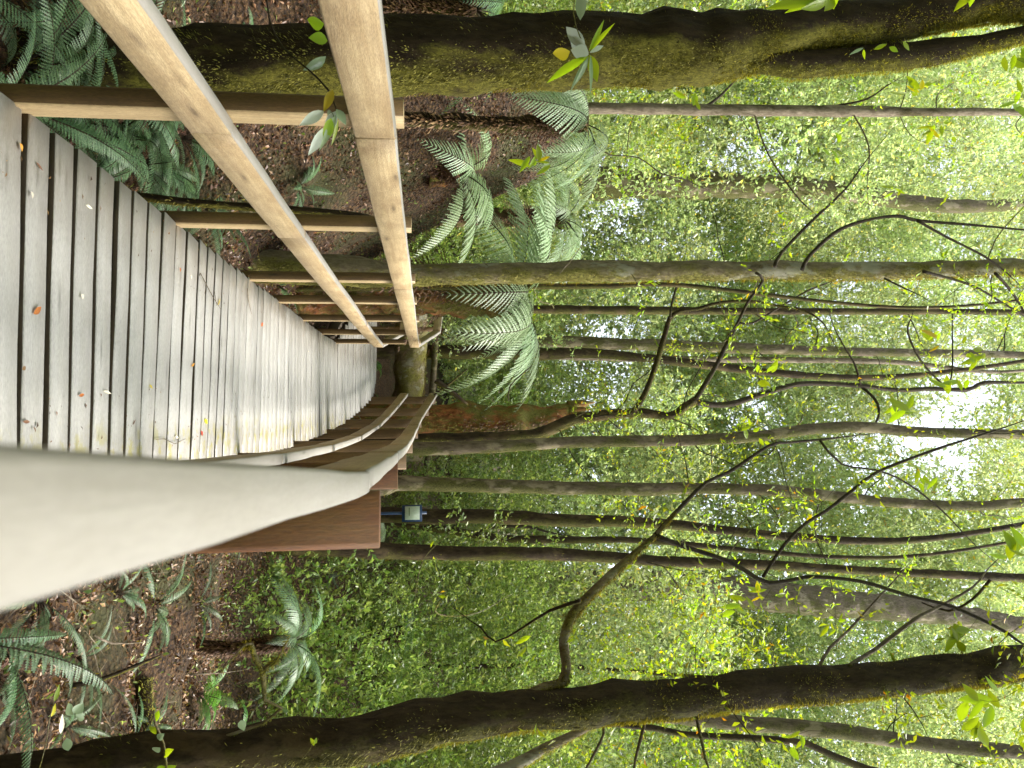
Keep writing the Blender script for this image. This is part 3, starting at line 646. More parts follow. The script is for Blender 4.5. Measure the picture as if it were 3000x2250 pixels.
# the crooked dark tree with two forks
tree('crooked dark tree with forked limbs leaning over the broken red stump',
    [(1235, 1288, 18), (1380, 1284, 17), (1497, 1279, 17), (1560, 1274, 17), (1610, 1259, 17), (1660, 1236, 17), (1710, 1223, 16), (1859, 1209, 15), (1963, 1218, 12), (2000, 1196, 12), (2036, 1172, 12)],
    M['bark_dark'], 10.2, 10.5, sides=16, moss=2600, mlen=.03, seed=12, extend=False, leaves=1700, lsize=.055, lump=.1,
    branches=[
        ([(1850, 1213, 10), (1886, 1160, 10), (1922, 1066, 9.5), (1949, 976, 9), (1963, 931, 9), (1995, 910, 7), (2045, 904, 7), (2113, 886, 6), (2203, 883, 6), (2294, 899, 5), (2353, 908, 5), (2410, 945, 3), (2440, 1000, 2)], 10.37, 9.85, M['bark_dark'], 700),
        ([(1963, 931, 5), (1968, 890, 4), (1985, 830, 4), (2000, 780, 3)], 10.11, 10.37, dk),
        ([(2036, 1172, 10), (2090, 1085, 9), (2127, 1012, 7), (2163, 944, 6), (2190, 886, 5), (2235, 822, 5)], 10.50, 10.76, dk),
        ([(2163, 944, 4), (2203, 947, 4), (2271, 908, 4), (2362, 854, 4), (2430, 827, 3)], 10.63, 10.76, dk),
        ([(2036, 1174, 12), (2068, 1184, 11), (2136, 1184, 11), (2226, 1157, 10), (2316, 1130, 10), (2384, 1123, 9), (2520, 1130, 8), (2633, 1143, 8), (2723, 1139, 8), (2836, 1141, 8), (2882, 1122, 8), (3005, 1121, 6)], 10.50, 11.15, M['twig']),
        ([(2520, 1128, 4), (2505, 1070, 4), (2470, 1010, 3), (2440, 950, 3)], 10.76, 10.63, dk),
        ([(2525, 1135, 5), (2560, 1165, 5), (2575, 1200, 5), (2565, 1240, 4), (2520, 1270, 3)], 10.89, 10.50, dk),
        ([(2775, 1140, 4), (2700, 1060, 4), (2660, 975, 4), (2670, 930, 3)], 11.02, 10.63, dk),
        ([(2775, 1140, 4), (2790, 1080, 3), (2790, 930, 3)], 11.02, 11.28, dk),
        ([(2236, 1150, 4), (2225, 1110, 3), (2212, 1065, 3)], 10.63, 10.37, dk)])
tree('smooth grey-brown trunk directly right of the crooked forked tree',
    [(1212, 1316, 20), (1350, 1312, 19), (1497, 1306, 18), (1678, 1295, 17), (2000, 1290, 17), (2226, 1277, 17), (2384, 1256, 17), (2542, 1252, 17), (2678, 1265, 16), (2859, 1270, 15), (3000, 1274, 15)],
    M['bark_grey'], 9.6, 10.2, sides=16, moss=1200, seed=13, leaves=500, lsize=.065, lump=.07)
tree('straight grey trunk rising behind the second right railing post',
    [(1131, 1425, 24), (1172, 1416, 22), (1452, 1424, 20), (1881, 1433, 19), (2000, 1430, 18), (2271, 1437, 17), (2452, 1455, 16), (2633, 1473, 15), (2859, 1482, 15), (3000, 1473, 15)],
    M['bark_grey'], 9.4, 10.0, sides=16, moss=1200, seed=14, leaves=500, lsize=.065, lump=.09)
tree('wide shaded brown trunk right behind the blue sign', [(1235, 1512, 22), (1450, 1514, 21), (1680, 1526, 19), (1900, 1532, 16)], M['bark_dark'], 11.5, seed=15, sides=12)
tree('short dark trunk piece with a black twig right of the blue sign', [(1350, 1560, 12), (1470, 1578, 12), (1600, 1580, 12), (1690, 1582, 11), (1900, 1585, 9)], M['bark_dark'], 13.0, seed=16, sides=10,
     branches=[([(1400, 1562, 6), (1440, 1545, 6), (1540, 1543, 6), (1620, 1562, 4)], 12.6, 12.4, dk)])
tree('long dark trunk with a knot, halfway between the blue sign and the right foreground trunk',
    [(1080, 1612, 24), (1200, 1618, 22), (1550, 1622, 20), (1678, 1626, 18), (2000, 1647, 16), (2250, 1655, 15), (2452, 1667, 13), (2814, 1685, 13), (3000, 1694, 14)],
    M['bark_dark'], 9.0, 9.8, sides=16, moss=1500, seed=17, leaves=400, lsize=.065, lump=.12)
tree('faded wide grey-brown trunk far behind the forked branch on the right', [(1500, 1700, 40), (1770, 1718, 42), (2000, 1722, 46), (2400, 1762, 46), (2700, 1790, 36), (3000, 1832, 26)], M['bark_grey'], 18.0, 19, seed=18, sides=14)
tree('faint dark trunk low behind the mossy forked branch', [(1240, 1955, 8), (1470, 1952, 8), (1700, 1955, 7)], M['bark_dark'], 13.0, seed=19, sides=8)
tree('pale trunk at the lower right corner behind the leaning foreground trunk', [(600, 2240, 16), (1100, 2150, 18), (1850, 2095, 20), (2090, 2112, 22), (2452, 2142, 24), (2700, 2178, 22), (3000, 2205, 22)], M['bark_grey'], 7.5, 7.9, sides=14, moss=600, seed=20, leaves=400, lsize=.06)
tree('thin grey stem crossing the pale trunk in the lower right corner', [(500, 2250, 10), (1200, 2140, 10), (1800, 2120, 10), (2000, 2151, 10), (2362, 2178, 10), (2542, 2255, 12)], M['bark_dark'], 6.0, 6.2, sides=10, seed=21, cat='sapling', name='sapling')
tree('yellow-mossy slanting trunk at the bottom right edge behind the leaning trunk', [(1300, 2330, 22), (1493, 2250, 20), (1588, 2196, 15), (1705, 2140, 11), (1800, 2090, 9)], M['bark_green'], 5.6, 5.8, sides=12, moss=2500, seed=22, extend=False)
tree('twisted yellow-mossy stick rising from the litter right of the red-brown post', [(770, 2120, 5), (775, 2050, 6), (768, 1965, 8), (745, 1920, 8), (735, 1885, 7)], M['bark_green'], 3.6, 3.5, sides=8, moss=500, mlen=.012, seed=23, extend=False, cat='stick', name='mossy_stick',
     branches=[([(770, 1965, 6), (800, 1940, 6), (815, 1925, 5)], 3.55, 3.5, M['bark_green'], 150), ([(738, 1888, 5), (715, 1890, 5), (690, 1920, 4)], 3.5, 3.45, M['bark_green'], 120)])

# ------------------------------------------------------------------ stumps and logs
W_, R_ = traced([(1180, 1228, 50), (1240, 1226, 46), (1400, 1226, 43), (1520, 1226, 42), (1600, 1222, 38), (1650, 1210, 28), (1690, 1205, 18)], 13.8)
W_, R_ = to_ground(W_, R_)
st = thing('tree_stump', W_[0], 'tall broken rotten stump with red-brown crumbling top and moss', 'stump')
o, Pn, Rn = tube_obj('trunk', W_, R_, M['bark_rot'], st, base=W_[0], sides=30, lump=.22, lumpscale=2.3, seed=31, step=.05)
moss_on(st, Pn[:len(Pn) * 3 // 4], Rn, W_[0], 6000, .05, M['moss'], 33)
moss_on(st, Pn[len(Pn) // 2:], Rn[len(Pn) // 2:], W_[0], 2500, .07, M['frond_dead'], 34, bias=1.5, name='rotten_splinters')
for k in range(9):
    a_ = k * 6.28 / 9 + rnd.uniform(-.3, .3); q_ = Pn[-2] + Vector((math.cos(a_) * .13, math.sin(a_) * .13, -.12)) - W_[0]
    tube_obj('splinter', [q_ + W_[0], q_ + W_[0] + Vector((math.cos(a_) * .03, math.sin(a_) * .03, rnd.uniform(.12, .34))), q_ + W_[0] + Vector((math.cos(a_) * .04, math.sin(a_) * .04, rnd.uniform(.36, .5)))], [.07, .05, .004], M['bark_rot'], st, base=W_[0], sides=7, lump=.3, seed=k, step=.05, lumpscale=9)
W_, R_ = traced([(1240, 925, 44), (1330, 940, 66), (1420, 960, 52)], 10.5)
def log_obj(label, a, b, r0, r1, mt, moss, seed, sides=24, lump=.15):
    a, b = Vector(a), Vector(b); pts = [a, a.lerp(b, .3) + Vector((0, .05, .03)), a.lerp(b, .65) + Vector((0, -.04, .02)), b]
    t = thing('fallen_log', a, label, 'log')
    o, Pn, Rn = tube_obj('log_body', pts, [r0, (2 * r0 + r1) / 3, (r0 + 2 * r1) / 3, r1], mt, t, base=a, sides=sides, lump=lump, seed=seed, step=.08, lumpscale=3)
    moss_on(t, Pn, Rn, a, moss, .03, M['moss'], seed, prefer=Vector((.1, -.3, 1)), bias=.8)
log_obj('thick mossy fallen log lying behind the end of the boardwalk', (-1.5, 14.9, .95), (1.4, 15.3, .86), .30, .27, M['bark_green'], 9000, 41)
log_obj('thinner bleached log lying above the thick mossy log', (-1.2, 15.8, 1.42), (1.9, 15.9, 1.22), .07, .06, M['bark_grey'], 500, 42, 12)
log_obj('half-buried green log crossing the litter on the right', (2.0, 5.6, ground_z(2.0, 5.6) - .02), (3.6, 4.6, ground_z(3.6, 4.6) + .03), .07, .05, M['bark_moss'], 3500, 43, 16)

# ------------------------------------------------------------------ tree ferns
def tree_fern(x, y, Y, hw, n, sc, label, az0=None, spread=math.pi * 2, dead=9, seed=0, tilt=(-.5, .35), below=None, meshes=None):
    c = P(x, y, Y); gz = ground_z(c.x, c.y) - .2; base = Vector((c.x, c.y, gz)); r = random.Random(seed)
    t = thing('tree_fern', base, label, 'tree fern', 'tree ferns in the undergrowth'); R0 = hw * Y / F
    o, Pn, Rn = tube_obj('trunk', [base, base.lerp(c, .5) + Vector((.02, 0, 0)), c], [R0 * 1.4, R0, R0 * 1.1], M['bark_rot'] if hw > 30 else M['bark_dark'], t, base=base, sides=16, lump=.3, seed=seed, step=.06, lumpscale=9)
    ms = moss_on(t, Pn, Rn, base, 1800, .06, M['frond_dead'], seed, prefer=Vector((.3, -1, 0)), name='root_fibres')
    for i in range(n):
        o = link('frond', r.choice(meshes or FT), t, c - base, None, sc * r.uniform(.8, 1.12))
        a = (0 if az0 is None else az0) + (i / n - .5) * spread + r.uniform(-.15, .15)
        rot_frond(o, a, r.uniform(*tilt), r.uniform(-.3, .3))
    for i in range(dead):
        o = link('dead_frond', FD[0], t, c - base - Vector((0, 0, .05)), None, sc * r.uniform(.7, 1.05)); rot_frond(o, r.uniform(0, 6.28), r.uniform(-1.3, -.7), r.uniform(-.5, .5))
    return t
tree_fern(1720, 365, 6.2, 21, 15, .62, 'tree fern on a thin dark trunk beside the big mossy left trunk', seed=1, tilt=(-.7, .2))
tree_fern(1340, 500, 8.0, 36, 11, .85, 'tree fern on the brown bank with long pale drooping fronds', seed=2, tilt=(-.1, .6), dead=14)
tree_fern(1490, 860, 9.4, 56, 20, 1.25, 'tree fern with a shaggy rust-brown trunk behind the end of the left railing', seed=3, tilt=(-.25, .55), dead=26)
tree_fern(1395, 30, 6.6, 30, 13, .8, 'tree fern with blackish trunk at the far left behind the thick mossy trunk', seed=4, tilt=(-.2, .5), meshes=FL)
tree_fern(850, 1880, 6.6, 16, 15, .5, 'low tree fern on the litter between the red-brown post and the leaning trunk', seed=5, tilt=(0, .8), dead=8, meshes=FL)
tree_fern(1180, 1860, 10.5, 22, 12, .7, 'small tree fern in the undergrowth behind the right litter slope', seed=6, tilt=(0, .6), dead=6, meshes=FB)
tree_fern(1110, 1580, 11.8, 14, 9, .42, 'small tree fern growing right of the foot of the blue sign', seed=7, tilt=(0, .5), dead=4)
tree_fern(1650, 640, 12.0, 26, 12, 1.0, 'distant tree fern in front of the broad brown trunk', seed=8, tilt=(-.2, .4))

# ------------------------------------------------------------------ low ferns
fl = [(-1.15, 2.55, 10, .85, 'grey-green fern right under the near left railing post'), (-1.0, 3.15, 10, .8, 'dense fern at the plank ends left, after the first post'),
      (-1.35, 3.6, 11, .95, 'broad feathery fern mid-left below the lower rail'), (-.98, 4.1, 9, .65, 'small fern tucked against the second left post'),
      (-1.6, 4.5, 9, .8, 'fern behind the thin mossy sapling stem'), (-1.05, 5.5, 9, .6, 'low fern at the third left post'), (-1.95, 3.0, 9, .9, 'fern at the foot of the thick mossy trunk, left side'),
      (-2.3, 5.6, 8, .8, 'fern on the litter between the trunk and the brown bank'), (-2.6, 4.2, 9, .9, 'fern left of the thick mossy trunk near the picture edge'), (-1.6, 6.6, 7, .6, 'blue-green fern tuft on the brown bank foot'),
      (-2.35, 7.0, 6, .55, 'single rosette fern on the brown bank face'), (-.95, 7.9, 7, .5, 'small fern by the fifth left post'), (-1.9, 2.2, 8, .8, 'fern in the lowest left corner of the picture'),
      (-1.2, 2.15, 10, .8, 'fern at the left plank ends nearest the camera'), (-1.15, 2.95, 9, .7, 'fern pressed against the deck side just past the first left post'), (-1.5, 3.1, 10, .9, 'second-row fern between the first post and the mossy trunk'),
      (-1.25, 4.0, 9, .75, 'fern leaning on the thin mossy sapling'),
      (-1.3, 4.35, 10, .85, 'thick fern filling the gap under the lower left rail, front one'), (-1.55, 4.7, 10, .85, 'thick fern under the lower left rail, behind the front one'), (-1.35, 5.1, 10, .8, 'fern with overlapping fronds short of the third left post'),
      (-1.6, 5.4, 9, .8, 'fern whose fronds reach the lower left rail from behind'), (-1.25, 5.8, 8, .65, 'small pale fern beside the green mossy trunk foot'), (-1.15, 3.55, 10, .8, 'fern lying against the plank ends before the second post'), (-1.75, 4.2, 10, .9, 'fern between sapling and thick mossy trunk'), (-1.25, 4.75, 9, .7, 'fern between the second and third left posts'), (-1.7, 3.75, 9, .85, 'fern right behind the lower left rail, mid-picture')]
for i, (x, y, n, s, lb) in enumerate(fl): fern((x, y, ground_z(x, y) + (.22 if y < 5 else .05)), n + 4, FR, s * 1.2, lb, seed=100 + i, tilt=(-.1, .9))
frr = [(.75, 2.5, 9, 1.0, 'long-fronded fern drooping from under the right railing', 0.2, 2.6), (.95, 3.1, 9, .95, 'fern arching out beside the right railing, second from the front', .0, 2.6),
       (1.05, 4.1, 8, .8, 'narrow-fronded fern in front of the red-brown post foot', -.2, 3.0), (1.5, 4.6, 7, .6, 'small dark fern on the litter mound', None, 6.28), (1.9, 3.5, 6, .45, 'tiny fern among fallen twigs on the right litter', None, 6.28),
       (1.5, 5.6, 9, .75, 'fern at the mound top right of the railing', None, 6.28), (2.6, 5.0, 7, .5, 'small fern beside the twisted mossy stick', None, 6.28), (2.4, 6.4, 8, .7, 'bright green fern before the leaning trunk', None, 6.28),
       (3.1, 7.2, 9, .8, 'wide bright fern below the mossy forked branch', None, 6.28), (1.3, 7.6, 9, .7, 'fern hidden behind the second right post', None, 6.28), (.95, 9.6, 8, .6, 'fern beside the far right railing posts', None, 6.28),
       (1.0, 12.2, 8, .5, 'fern clump left of the mossy log end', None, 6.28), (3.6, 4.6, 7, .6, 'fern at the far right edge of the litter', None, 6.28)]
for i, (x, y, n, s, lb, a0, sprd) in enumerate(frr):
    fern((x, y, ground_z(x, y) + (.45 if i < 2 else .05)), n, FB if 'bright' in lb else FR, s, lb, seed=200 + i, az0=a0, spread=sprd, tilt=(-.5, .5) if i < 3 else (-.1, .9), slim=.6 if i < 3 else 1)
for i, (x, y, s, lb) in enumerate([(1.2, 3.3, .6, 'dark narrow fern standing free on the litter just right of the near railing'), (1.35, 3.9, .55, 'small dark fern behind the foremost railing fern'), (1.75, 4.3, .5, 'dusky fern beside the dead stick'), (2.1, 4.9, .55, 'fern between the dead stick and the green log'),
    (1.25, 5.0, .6, 'fern at the left foot of the litter mound'), (1.75, 6.6, .6, 'fern behind the litter mound, left of the low tree fern'), (2.3, 5.6, .5, 'fern against the half-buried green log'), (1.1, 6.3, .55, 'fern in the shade beside the third right post'), (2.9, 5.9, .6, 'fern at the back of the half-buried log')]):
    fern((x, y, ground_z(x, y) + .04), 8, FR, s, lb, seed=260 + i, slim=.75)
for i, (x, y) in enumerate([(-1.2, 9.4), (-3.0, 6.2), (2.1, 9.0), (3.3, 9.4), (4.4, 8.0), (-4.2, 5.2), (.9, 13.6), (-1.9, 11.8), (5.0, 11.0), (2.7, 11.5), (-5.2, 9.0), (1.4, 10.8), (3.9, 6.2), (-.4, 15.6), (.5, 15.9), (.95, 15.0)]):
    fern((x, y, ground_z(x, y) + .04), 8, FB if i % 3 else FR, .75, ['leafy fern behind the fourth gap of the left railing', 'fern between thick mossy trunk and brown bank, further left', 'green fern behind the far right posts', 'fern below the long dark trunk with a knot', 'fern in the undergrowth under the mossy forked branch', 'fern hidden left of the thick mossy trunk', 'fern at the right end of the thick mossy fallen log', 'fern behind the last left post, where the walkway turns', 'fern deep in the undergrowth behind the leaning trunk', 'fern in the undergrowth right of the blue sign', 'fern behind the brown bank at far left', 'fern at the foot of the straight grey trunk', 'fern beside the lower part of the leaning trunk', 'fern behind the middle of the thick fallen log', 'fern behind the log, closer to the rotten stump', 'fern at the foot of the rotten red stump'][i], group='ferns deep in the undergrowth', seed=300 + i)

# ------------------------------------------------------------------ blue sign
sc_ = P(1207, 1504, 11.0)
sg = thing('information_sign', (sc_.x, sc_.y, ground_z(sc_.x, sc_.y)), 'small blue information sign with a pale panel on a thin blue post', 'sign')
bl = lambda p: Vector(p) - sg.location
def flat_box(name, c, sx, sy, sz, mt, parent, bev=.004):
    o = link(name, board_mesh(name, sx, sy, sz, [mt], bev=bev, wob=0, segs=1), parent, Vector(c) - parent.location); return o
u = 11.0 / F
flat_box('sign_board', sc_, 48 * u, .03, 58 * u, M['sign_blue'], sg)
flat_box('sign_panel', P(1208, 1503, 10.978), 39 * u, .012, 42 * u, M['sign_white'], sg, .001)
flat_box('printed_line', P(1199, 1499, 10.969), 24 * u, .003, 3 * u, M['sign_green'], sg, .0005)
po = link('sign_post', board_mesh('sign_post', 1.5, .035, .035, [M['sign_blue']], wob=0, segs=1), sg, (0, .035, sc_.z - sg.location.z - .55), (0, math.pi / 2, 0))

# ------------------------------------------------------------------ leaves and twigs dropped on the planks
LC = {}
def fallen(x, y, size, mt, label, az, asp=.4, group='leaves fallen on the planks'):
    key = (mt, asp)
    if key not in LC:
        v, f = leaf_card(1, asp, .5, -.12, 4); LC[key] = mesh_np('leaf_blade', v, f, M[mt], smooth=True)
    # intersection of the sight line with the deck
    u = (y - 1125) / F; v = (x - 1500) / F; dy = cp - v * sp; dz = sp + v * cp; t = (CAM.z - .006) / -dz
    o = link('fallen_leaf', LC[key], None, (u * t, dy * t, .004), (rnd.uniform(-.12, .12), .02, az), (size * .75, size * .75, size * .5))
    tag(o, label, 'leaf', group)
fallen(100, 920, .07, 'leaf_orange', 'orange leaf on the second nearest full plank', 2.1)
fallen(60, 418, .035, 'leaf_orange', 'tiny orange leaf scrap in the gap by the nearest left post', .4, .8)
fallen(108, 475, .06, 'leaf_brown', 'thin curled brown leaf right beside the nearest left post', 1.2, .2)
fallen(94, 560, .03, 'leaf_cream', 'small white leaf fragment near the left end of the front plank', .2, .8)
fallen(253, 600, .07, 'leaf_cream', 'long cream willow-like leaf lying left on the fourth plank', 1.5, .2)
fallen(240, 862, .028, 'leaf_cream', 'round white petal on the third plank', .7, .9)
fallen(528, 783, .032, 'leaf_orange', 'small orange round leaf at mid distance near the left edge', .2, .7)
fallen(640, 893, .08, 'leaf_yellow', 'yellow-brown leaf caught under the fallen twig', 2.4, .3)
fallen(765, 955, .09, 'leaf_red', 'rust red leaf further off toward the left edge', 2.0, .4)
fallen(562, 1073, .07, 'leaf_orange', 'orange leaf in the centre of the walkway', 1.9, .3)
fallen(440, 1128, .05, 'leaf_yellow', 'olive yellow leaf right of centre', 1.1, .35)
fallen(233, 1160, .055, 'leaf_orange', 'narrow orange-brown leaf near the right end of the third plank', 1.7, .3)
fallen(305, 1145, .09, 'leaf_cream', 'long pale cream leaf blade right on the fifth plank', 1.4, .16)
fallen(67, 1083, .03, 'leaf_brown', 'dark brown crumb right of the orange leaf on the near plank', 2, .6)
fallen(600, 1230, .075, 'leaf_yellow', 'bright yellow leaf on edge beside the right railing', 1.2, .5)
fallen(590, 1262, .05, 'leaf_red', 'red leaf beside the bright yellow leaf at the right edge', .6, .6)
fallen(515, 1278, .06, 'leaf_cream', 'pale leaf in the lichen patch at the right plank ends', 1.3, .3)
fallen(795, 1255, .05, 'leaf_cream', 'whitish broad leaf by the lower right rail', .4, .9)
fallen(730, 1283, .05, 'leaf_cream', 'small pale leaf lying against the right rail foot', 1.4, .3)
fallen(560, 805, .03, 'leaf_cream', 'white speck-like leaf left behind the orange round leaf', .4, .7)
fallen(903, 1030, .06, 'leaf_cream', 'cream leaf across two far planks', 1.7, .3)
fallen(390, 1245, .05, 'leaf_brown', 'brown twiggy leaf at the lichen-covered plank ends', 2.2, .2)
fallen(70, 1235, .05, 'leaf_brown', 'brown leaf half under the near right rail', 1.5, .3)
fallen(940, 1180, .05, 'leaf_red', 'far reddish leaf at the right side before the bend', 1.5, .5)
fallen(968, 1225, .07, 'leaf_cream', 'pale curled leaf near the far right post', 1.0, .4)
def deckpt(x, y, h=.008):
    u = (y - 1125) / F; v = (x - 1500) / F; dy = cp - v * sp; dz = sp + v * cp; t = (CAM.z - h) / -dz; return Vector((u * t, dy * t, h))
def twig(pts, label, r=.0022, sub=()):
    w = [deckpt(*p) + Vector((0, 0, rnd.uniform(0, .012))) for p in pts]; t = thing('fallen_twig', w[0], label, 'twig')
    tube_obj('stem', w, [r] * (len(w) - 1) + [r * .5], M['bark_pale'], t, base=w[0], sides=5, step=.05, lump=.05)
    for s in sub:
        w2 = [deckpt(*p, .012) for p in s]; tube_obj('side_shoot', w2, [r * .7] * len(w2), M['bark_pale'], t, base=w[0], sides=5, step=.05, lump=.05)
twig([(582, 800), (605, 835), (622, 872), (640, 905)], 'forked pale twig lying at mid distance near the left edge', sub=[[(605, 835), (600, 860)], [(628, 850), (635, 895)]])
twig([(455, 1288), (480, 1286), (505, 1300), (525, 1293), (540, 1285)], 'thin pale twig across the lichen patch by the right railing', .0018)
twig([(722, 845), (728, 880), (735, 920)], 'small bent twig on the far planks left', .003)

scatter_cards('plank_crumbs', 150, (path_left(3), path_left(3) + .28, 2.2, 9), (.006, .022), M['litter'], 'crumbs of dead leaf along the left plank ends', seed=51, zf=lambda a, b: deck_z(b) - .012, tiltmax=.15, patch=-9)
scatter_cards('plank_crumbs', 190, (.02, .30, 2.6, 9), (.006, .024), M['litter'], 'crumbs of dead leaf along the right plank ends', seed=52, zf=lambda a, b: deck_z(b) - .012, tiltmax=.15, patch=-9)
# ------------------------------------------------------------------ hanging leafy sprigs close to the camera
def sprig(label, stem, lv, cat='sprig', group='leafy sprigs in the foreground', sm='bark_green', r=.0022):
    """stem: (x, y, Y) list; lv: (x0, y0, x1, y1, Y, width_px, material)"""
    w = [P(*s) for s in stem]; t = thing('leafy_sprig', w[0], label, cat, group)
    tube_obj('stem', w, [r] * (len(w) - 1) + [r * .5], M[sm], t, base=w[0], sides=6, step=.05, lump=.1)
    for i, (x0, y0, x1, y1, Y, wp, mt) in enumerate(lv):
        a = P(x0, y0, Y); b = P(x1, y1, Y + rnd.uniform(-.04, .04)); d = b - a; L = d.length
        v, f = leaf_card(L, 1.3 * wp * Y / F, .35, .10, 5); me = mesh_np('leaf', v, f, M[mt], smooth=True)
        x = d.normalized(); view = (CAM - a).normalized(); z = (view - x * view.dot(x)).normalized()
        q = Matrix.Rotation(rnd.uniform(-.7, .7), 3, x); z = q @ z; yv = z.cross(x)
        o = link('leaf', me, t); m = Matrix((x, yv, z)).transposed().to_4x4(); m.translation = a - w[0]; o.matrix_basis = m
    return t
s_ = 'leaf_shine'; g_, n_, y_ = 'leaf_gloss', 'leaf_near', 'leaf_yellow'
sprig('sprig of long glossy leaves hanging in front of the gap between the left rails',
      [(780, -40, 2.6), (790, 60, 2.6), (830, 140, 2.55), (905, 205, 2.5), (960, 262, 2.45), (985, 320, 2.4)],
      [(950, 70, 898, 60, 2.5, 34, n_), (960, 120, 905, 108, 2.5, 30, n_), (955, 165, 890, 210, 2.5, 26, g_), (975, 262, 950, 325, 2.42, 20, y_), (950, 325, 878, 368, 2.42, 24, s_), (985, 325, 955, 395, 2.4, 26, s_),
       (960, 370, 905, 455, 2.4, 24, s_), (985, 335, 940, 440, 2.4, 16, g_), (990, 345, 975, 430, 2.4, 10, n_), (985, 320, 1015, 365, 2.4, 20, g_), (980, 340, 955, 330, 2.4, 22, g_), (970, 345, 950, 420, 2.38, 24, n_)], sm='twig', r=.003)
sprig('sprig with white-shining and yellow leaves in front of the thick mossy trunk',
      [(1690, -60, 3.0), (1680, 40, 3.0), (1700, 110, 3.0), (1725, 160, 3.0)],
      [(1725, 155, 1665, 110, 3.0, 40, s_), (1725, 160, 1672, 145, 3.0, 34, s_), (1715, 140, 1655, 75, 3.0, 30, s_), (1670, 150, 1618, 160, 3.0, 36, y_), (1725, 165, 1600, 235, 3.0, 24, n_), (1725, 165, 1690, 250, 3.0, 12, g_), (1727, 160, 1750, 240, 3.0, 26, n_),
       (1728, 155, 1770, 130, 3.0, 14, s_), (1725, 150, 1775, 55, 3.0, 12, n_), (1730, 150, 1800, 60, 3.0, 12, n_), (1730, 160, 1735, 270, 3.0, 9, g_), (1722, 165, 1670, 265, 3.0, 10, g_), (1700, 60, 1705, -40, 3.0, 26, g_)])
sprig('bright green leaf tips at the picture edge over the upper mossy trunk', [(2440, -60, 3.2), (2440, -10, 3.2)],
      [(2400, -5, 2250, 20, 3.2, 30, n_), (2420, -5, 2300, 30, 3.2, 26, n_), (2430, 0, 2350, 30, 3.2, 26, n_), (2440, -10, 2420, 30, 3.2, 30, n_), (2450, -20, 2440, 25, 3.2, 24, n_)])
sprig('pair of green leaf tips at the very top of the mossy trunk', [(2860, -70, 3.2), (2850, -20, 3.2)], [(2850, -20, 2795, 30, 3.2, 20, n_), (2855, -20, 2840, 18, 3.2, 16, n_)])
sprig('tiny pale seedlings growing from the fork of the mossy trunk', [(2540, 105, 3.75), (2530, 150, 3.75)], [(2530, 140, 2490, 158, 3.75, 8, g_), (2530, 145, 2532, 172, 3.75, 7, n_), (2560, 145, 2600, 128, 3.75, 10, n_), (2605, 138, 2632, 152, 3.75, 12, n_), (2645, 120, 2665, 150, 3.75, 9, n_)], r=.001)
sprig('bright light-green seedling against the foot of the leaning right trunk', [(490, 2270, 2.9), (480, 2180, 2.9), (455, 2120, 2.9), (450, 2080, 2.9)],
      [(455, 2115, 465, 2080, 2.9, 14, n_), (458, 2130, 440, 2145, 2.9, 22, n_), (462, 2165, 480, 2150, 2.9, 16, g_), (470, 2190, 445, 2200, 2.9, 18, g_), (480, 2215, 505, 2195, 2.9, 18, n_), (485, 2245, 455, 2262, 2.9, 18, n_), (490, 2250, 515, 2245, 2.9, 16, n_)], r=.004, sm='bark_green')
sprig('thin yellow-green climbing stem in the lower left litter', [(110, 2270, 2.6), (135, 2180, 2.6), (145, 2110, 2.6), (160, 2050, 2.6), (165, 2010, 2.6)],
      [(160, 2055, 175, 2010, 2.6, 10, n_), (150, 2100, 165, 2060, 2.6, 9, y_), (178, 2150, 185, 2095, 2.6, 10, 'leaf_cream'), (215, 2090, 245, 2060, 2.6, 24, g_), (215, 2095, 195, 2060, 2.6, 22, g_), (220, 2095, 250, 2105, 2.6, 22, g_), (200, 2200, 195, 2160, 2.6, 20, g_)], r=.0015)
sprig('single green seedling on the bark of the leaning right trunk', [(880, 2230, 3.3), (905, 2200, 3.3), (920, 2170, 3.3)], [(920, 2185, 910, 2160, 3.3, 9, n_), (920, 2180, 930, 2160, 3.3, 8, n_), (705, 2110, 715, 2140, 3.3, 18, g_)], r=.001)
WHERE = {(2180, 1270): 'on the grey-brown trunk beside the crooked tree', (2225, 1110): 'hanging off the lower bend of the wavy dark limb', (2620, 1210): 'between the wavy dark limb and the grey-brown trunk', (2770, 1140): 'touching the wavy dark limb near its outer end',
 (2830, 1030): 'above the wavy dark limb toward the treetops', (2700, 990): 'in the gap between the two upright twigs of the wavy limb', (2230, 1740): 'below the lowest dip of the long forked branch', (2760, 1850): 'close above the leaning trunk, beside two grey limbs',
 (2980, 2160): 'filling the corner behind the leaning trunk', (2870, 2050): 'touching the upper right flank of the leaning trunk', (2960, 1620): 'in the treetops above the straight grey trunk', (2320, 2160): 'crossing the thin grey stem in the corner', (2820, 2140): 'over the pale trunk in the corner',
 (2650, 260): 'just under the crotch of the thick mossy trunk', (2740, 380): 'beneath the pale lichen-spotted trunk', (2950, 160): 'at the outer bend of the forked mossy trunk', (2400, 440): 'beside the first dark twig left of the green mossy trunk', (2600, 560): 'in front of the long twig left of the green mossy trunk',
 (2010, 310): 'at the start of the pale lichen-spotted trunk', (2940, 290): 'across the far end of the pale lichen-spotted trunk', (2700, 1400): 'between the straight grey trunk and the grey-brown trunk', (2350, 1500): 'inside the fork of the long arching branch',
 (1560, 480): 'beside the tree fern that stands next to the thick mossy trunk', (1500, 1880): 'low in front of the undergrowth below the mossy branch', (2150, 1780): 'behind the mossy fork, over the faded wide trunk', (2430, 1820): 'over the faded wide trunk, near the pale twig'}
